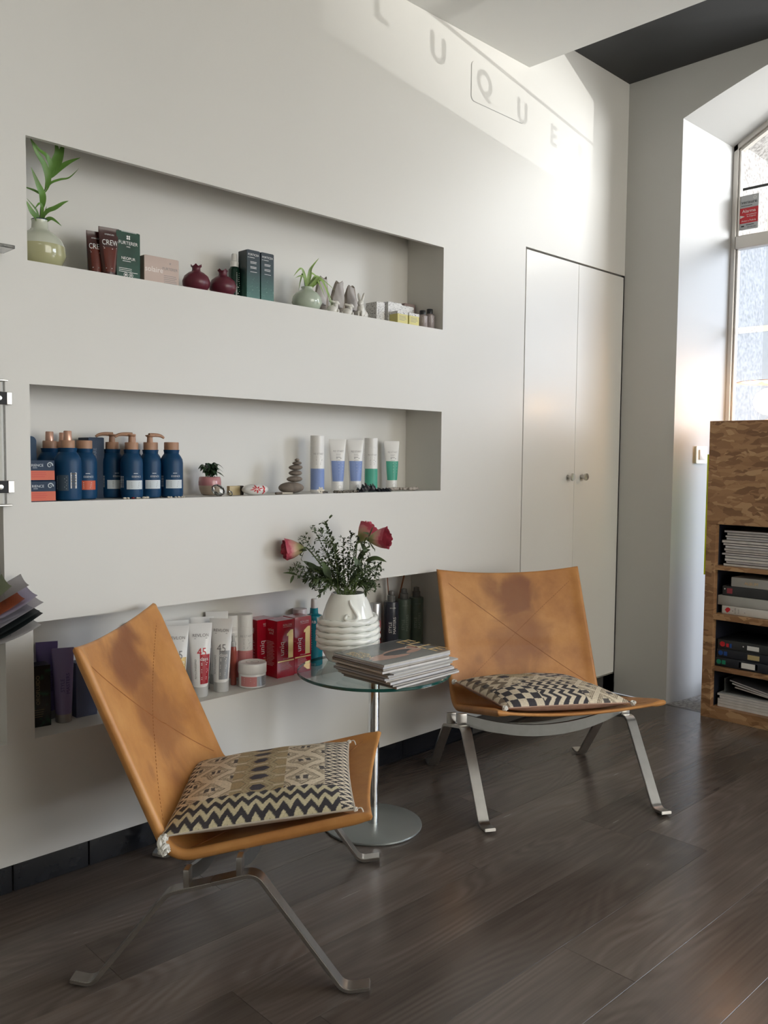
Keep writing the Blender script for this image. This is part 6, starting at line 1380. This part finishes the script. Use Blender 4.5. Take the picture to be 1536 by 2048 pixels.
sh('back_panel', D-0.012, D-0.0005, -0.042, WY+0.042, 0.049, 0.842, INK)
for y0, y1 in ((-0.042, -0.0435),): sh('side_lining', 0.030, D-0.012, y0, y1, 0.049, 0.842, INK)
ys_ = obj('acrylic_sheet', box(2.733, 2.93, SY0+0.0006, SY0+0.0085, 0.62, 1.14, 0.001, 1), plain('fluorescent_yellow_acrylic', (0.80, 0.90, 0.02), 0.25, Transmission_Weight=0.2), None, smooth=0); tag(ys_, 'fluorescent yellow sheet fixed to the left side of the chipboard unit', 'sheet')
# magazines, binders and papers in the compartments: spines towards the room (local -Y is turned to -X)
def inshelf(o, y, z, depth, rz=-PI/2): o.location = (SX0+0.035+depth/2, y, z); o.rotation_euler.z = rz
q = random.Random(17); z = 0.6645
for k in range(14):
    t = (0.0095, 0.0085, 0.010, 0.0115, 0.008, 0.0075, 0.0105, 0.010, 0.0085, 0.0115, 0.009, 0.008, 0.010, 0.009)[k]
    nm = ['bottom', 'second from the bottom', 'third from the bottom', 'fourth from the bottom', 'fifth from the bottom', 'sixth from the bottom', 'seventh from the bottom', 'seventh from the top', 'sixth from the top', 'fifth from the top', 'fourth from the top', 'third from the top', 'second from the top', 'top'][k]
    m = magazine(0.285, 0.215, t, (1, 3, 1)[k % 3], (1, 3, 5, 1)[k % 4], 'white-edged magazine in the upper shelf compartment, %s of the pile' % nm, 'magazines in the upper shelf compartment')
    inshelf(m, -0.516-0.1425-q.uniform(0, 0.020), z, 0.215-q.uniform(-0.012, 0.012)); z += t+0.0016
def binder(label, d, w, h, mat, y0, z, group, spine=None, depth=0.03):
    r = obj('binder', box(-w/2, w/2, -d/2, d/2, 0, h, 0.0025, 2), mat, None, smooth=30); tag(r, label, 'binder', group); r.location = (SX0+depth+d/2, y0-w/2, z); r.rotation_euler.z = -PI/2
    if spine:
        for P, m_ in spine(w, h): P.build(r, m_, flat(d/2))
    return r
GREYB = plain('pale_grey_binder', (0.40, 0.40, 0.38), 0.5, var=0.06); WHITEB = plain('white_binder', (0.62, 0.60, 0.57), 0.45, var=0.03); CHARB = plain('charcoal_binder', (0.030, 0.033, 0.036), 0.45, var=0.1); CHARB2 = plain('blue_black_binder', (0.018, 0.021, 0.030), 0.4, var=0.1)
BLUEST = plain('blue_sticker', (0.012, 0.07, 0.30), 0.5); GREENST = plain('green_sticker', (0.01, 0.22, 0.13), 0.5); PINKST = plain('faded_red_sticker', (0.28, 0.04, 0.055), 0.5)
g = 'binders lying in the second shelf compartment'
binder('white binder with a red heart on its spine, lowest in the second compartment', 0.24, 0.30, 0.036, WHITEB, -0.525, 0.4565, g, lambda w, h: [(Print().poly([(-w/2+0.014, h*0.5), (-w/2+0.024, h*0.16), (-w/2+0.036, h*0.42), (-w/2+0.038, h*0.68), (-w/2+0.030, h*0.82), (-w/2+0.022, h*0.78)]), REDINK), (Print().disc(-w/2+0.048, h*0.45, 0.0025).add('bride', -w/2+0.062, h*0.5, 0.012, rot=PI/2).add('look', -w/2+0.076, h*0.5, 0.011, rot=PI/2).disc(-w/2+0.10, h*0.4, 0.002), GREYINK)])
binder('thick pale grey binder without a label in the second compartment', 0.25, 0.31, 0.042, GREYB, -0.506, 0.4935, g)
binder('charcoal binder with a faded red square sticker in the second compartment', 0.24, 0.30, 0.042, CHARB, -0.525, 0.536, g, lambda w, h: [(Print().rect(-w/2+0.020, -w/2+0.044, h*0.25, h*0.78), PINKST), (Print().disc(-w/2+0.011, h*0.68, 0.003), WHITEINK)])
binder('pale grey box binder with gilt lettering on top in the second compartment', 0.20, 0.25, 0.040, GREYB, -0.562, 0.5785, g, lambda w, h: [(Print().add('ALBUM', -w/2+0.085, h*0.3, 0.018), GOLD)])
g = 'black binders lying in the third shelf compartment'
binder('black binder with green stickers and a blue-edged label, lowest of three', 0.25, 0.31, 0.040, CHARB2, -0.504, 0.2255, g, lambda w, h: [(Print().disc(-w/2+0.016, h*0.5, 0.0105).rect(-w/2+0.030, -w/2+0.046, h*0.28, h*0.72), GREENST), (Print().rect(-w/2+0.104, -w/2+0.182, h*0.22, h*0.80), WHITEINK), (Print().rect(-w/2+0.104, -w/2+0.1135, h*0.215, h*0.805).rect(-w/2+0.172, -w/2+0.182, h*0.215, h*0.805), BLUEST)])
binder('black binder with blue stickers and a buff label, middle of three', 0.25, 0.31, 0.038, CHARB2, -0.508, 0.266, g, lambda w, h: [(Print().disc(-w/2+0.019, h*0.5, 0.0105).rect(-w/2+0.033, -w/2+0.048, h*0.25, h*0.72), BLUEST), (Print().rect(-w/2+0.135, -w/2+0.185, h*0.24, h*0.78), plain('buff_label', (0.50, 0.40, 0.20), 0.6))])
binder('black binder with red round sticker and white label, topmost of three', 0.25, 0.31, 0.040, CHARB, -0.512, 0.3045, g, lambda w, h: [(Print().disc(-w/2+0.022, h*0.5, 0.0115).rect(-w/2+0.038, -w/2+0.050, h*0.25, h*0.62), REDINK), (Print().rect(-w/2+0.054, -w/2+0.062, h*0.2, h*0.65), BLUEST), (Print().rect(-w/2+0.128, -w/2+0.178, h*0.25, h*0.72).disc(-w/2+0.112, h*0.55, 0.003), WHITEINK)])
z = 0.0495
for k in range(5):
    t = (0.0125, 0.012, 0.010, 0.0115, 0.009)[k]; m = magazine(0.30, 0.22, t, 1, (5, 2, 5, 4, 5)[k], 'white magazine lying in the lowest compartment, %s of the pile' % ('bottom', 'second from the bottom', 'middle', 'second from the top', 'top')[k], 'magazines in the lowest shelf compartment')
    inshelf(m, (-0.520, -0.520, -0.520, -0.528, -0.518)[k]-0.15, z, 0.22); z += t+0.0006
fb = thing('file_tray', 'translucent grey file tray in the lowest shelf compartment', 'tray', (SX0+0.17, -0.655, z)); fb.rotation_euler.z = -PI/2
for a in ((-0.12, 0.12, -0.11, 0.11, 0, 0.003), (-0.12, -0.117, -0.11, 0.11, 0.003, 0.062), (0.117, 0.12, -0.11, 0.11, 0.003, 0.062), (-0.117, 0.117, 0.107, 0.11, 0.003, 0.062)): obj('tray_wall', box(*a), plain('smoke_grey_plastic', (0.10, 0.105, 0.105), 0.3), fb, smooth=0)
for k, (dz, ang, ry) in enumerate(((0.008, 0.22, 0.10), (0.018, 0.30, 0.14), (0.029, 0.16, 0.16))):
    m = magazine(0.20, 0.16, 0.006, 1, (3, 5, 1)[k], 'loose slanting magazine in the grey tray, %s' % ('lowest of three', 'middle of three', 'topmost of three')[k], 'loose magazines in the grey file tray')
    m.location = (SX0+0.125, -0.690+0.012*k, z+dz+0.012); m.rotation_euler = (0, ry, -PI/2-ang*0.3)

# warm lamps standing on the counter in the window
def window_lamp(label, loc, power):
    r = thing('table_lamp', label, 'lamp', loc, 0, None)
    m, nt, b = nmat('opal_globe_%d' % len(MATS)); b.inputs['Base Color'].default_value = (0.9, 0.8, 0.65, 1); b.inputs['Emission Color'].default_value = (1.0, 0.80, 0.55, 1); b.inputs['Emission Strength'].default_value = 5.0
    no = N(nt, 'ShaderNodeTexNoise'); no.inputs['Scale'].default_value = 6; rp = ramp(nt, [(0.2, (0.88, 0.78, 0.62)), (0.8, (0.92, 0.83, 0.70))]); nt.links.new(no.outputs[0], rp.inputs[0]); nt.links.new(rp.outputs[0], b.inputs['Base Color'])
    obj('foot', lathe([(0, 0), (0.055, 0), (0.057, 0.004), (0.02, 0.012), (0.012, 0.03), (0, 0.03)], 32), COPPER, r); obj('globe', lathe([(0, 0.028), (0.04, 0.032), (0.072, 0.055), (0.082, 0.085), (0.072, 0.118), (0.04, 0.141), (0, 0.146)], 40), m, r, smooth=80)
    obj('shade', lathe([(0, 0.158), (0.06, 0.160), (0.150, 0.167), (0.152, 0.169), (0.06, 0.166), (0.012, 0.175), (0, 0.176)], 48), COPPER, r); obj('neck', lathe([(0, 0.144), (0.008, 0.144), (0.008, 0.16), (0, 0.16)], 12), COPPER, r)
    l = bpy.data.lights.new('lamp_bulb', 'POINT'); l.energy = power; l.color = (1.0, 0.62, 0.32); l.shadow_soft_size = 0.05
    lo = bpy.data.objects.new('lamp_bulb', l); COL.objects.link(lo); lo.location = (loc[0]-0.02, loc[1]+0.10, loc[2]+0.11)
    return r
window_lamp('copper-shaded glowing lamp on the chipboard unit in front of the frosted window', (2.93, -0.645, SH), 2.2)

# ------------------------------------------------------------------ left edge: glazed niche with clamps, glass shelf, leaflet holder
vd = thing('glass_door', 'glass pane with metal edge strips and black-faced clamps at the left edge', 'door', (-0.068, 0, 0))
obj('pane', box(-0.62, 0.002, -0.012, -0.006, 0.992, 1.284), GLASS, vd, smooth=0); obj('pane_edge', box(0.0015, 0.0045, -0.0125, -0.0055, 0.992, 1.284), plain('glass_edge_dark', (0.07, 0.065, 0.06), 0.25), vd, smooth=0)
obj('top_strip', box(-0.62, 0.0095, -0.020, -0.001, 1.284, 1.288, 0.001, 1), STEEL, vd); obj('bottom_strip', box(-0.62, 0.0145, -0.022, -0.001, 0.9865, 0.9915, 0.0015, 1), STEEL, vd)
for z0, z1, e in ((1.229, 1.259, 0.0), (1.018, 1.048, 0.002)):
    cl = obj('clamp', box(-0.055, 0.019+e, -0.0185, -0.001, z0, z1, 0.0012, 1), STEEL, vd); obj('clamp_face', box(-0.055, 0.0065, -0.0202, -0.0184, z0+0.0005, z1-0.0005, 0.0006, 1), plain('black_clamp_face', (0.010, 0.010, 0.012), 0.65), cl); obj('clamp_screw', lathe([(0, -0.001), (0.006, -0.001), (0.006, 0.0006), (0.004, 0.0012), (0, 0.0012)], 16), STEEL, cl, (-0.012, -0.0203, (z0+z1)/2), (PI/2, 0, 0), smooth=30)
gs = obj('glass_shelf', box(-0.50, -0.0585, -0.07, -0.0005, 1.586, 1.594, 0.001, 1), CRYSTAL, None, smooth=0); tag(gs, 'clear glass shelf end jutting in at the left edge beside the top niche', 'shelf')
obj('shelf_edge', box(-0.0583, -0.0575, -0.07, -0.0005, 1.5865, 1.5935), plain('grey_glass_edge', (0.28, 0.30, 0.30), 0.2), gs, smooth=0)
lh = thing('leaflet_holder', 'clear acrylic wall holder at the left edge stuffed with leaflets', 'holder', (-0.115, -0.004, 0.635))
obj('back_plate', box(-0.20, 0.02, -0.004, 0.0, 0.02, 0.23, 0.001, 1), ACRYL, lh, smooth=0); obj('trough', grid(lambda u, v: (-0.20+0.22*u, -0.004-0.10*math.sin(v*PI/2), 0.02+0.05*(1-math.cos(v*PI/2))), 4, 10), ACRYL, lh, smooth=60)
obj('cheek', grid(lambda u, v: (0.021+0.004*v, -0.004-0.095*u*(0.25+0.75*(1-v)**1.0), 0.05+0.165*v), 8, 12), ACRYL, lh, smooth=60)
LFC = [plain('leaflet_%d' % k, c, 0.45, var=0.08) for k, c in enumerate(((0.78, 0.76, 0.79), (0.64, 0.60, 0.74), (0.03, 0.045, 0.05), (0.80, 0.79, 0.80), (0.55, 0.53, 0.60), (0.60, 0.16, 0.07), (0.76, 0.74, 0.77), (0.38, 0.42, 0.28), (0.04, 0.055, 0.06), (0.56, 0.54, 0.55)))]
q = random.Random(23)
def leaflet(k, mat, z0, reach, w, rise, label):
    th = 0.0012
    def sheet(u, v):      # lies in the trough and bends up towards the wall side; u across towards +X, v from the wall out
        x = -0.17+w*u; out = -0.012-reach*v
        return (x, out-0.012*u*u, z0+rise*(u**2.0)*1.0+0.022*(1-v)**2+0.004*math.sin(u*6+k))
    bm = grid(sheet, 12, 6); bmesh.ops.solidify(bm, geom=bm.faces[:], thickness=th)
    o = obj('leaflet', bm, mat, None, (-0.115, -0.004, 0.635), smooth=60); return tag(o, label, 'leaflet', 'leaflets in the holder at the left edge')
LORD = ['white leaflet, lowest in the holder', 'dark leaflet just above the lowest in the holder', 'dark leaflet third from the bottom of the holder', 'lilac-white leaflet with the longest corner', 'grey leaflet in the middle of the holder', 'lilac leaflet above the grey one', 'white leaflet below the orange-edged one', 'orange-edged leaflet in the holder', 'green-grey leaflet towards the wall', 'pale leaflet topmost in the holder']
for k, (mi, zz, rc, w, rs) in enumerate(((3, 0.024, 0.105, 0.250, 0.055), (2, 0.031, 0.100, 0.256, 0.070), (8, 0.037, 0.096, 0.250, 0.068), (0, 0.044, 0.090, 0.262, 0.082), (4, 0.051, 0.086, 0.238, 0.068), (1, 0.058, 0.080, 0.252, 0.090), (6, 0.065, 0.076, 0.232, 0.066), (5, 0.072, 0.070, 0.226, 0.064), (7, 0.080, 0.060, 0.200, 0.085), (9, 0.088, 0.050, 0.245, 0.075))): leaflet(k, LFC[mi], zz, rc, w, rs, LORD[k])
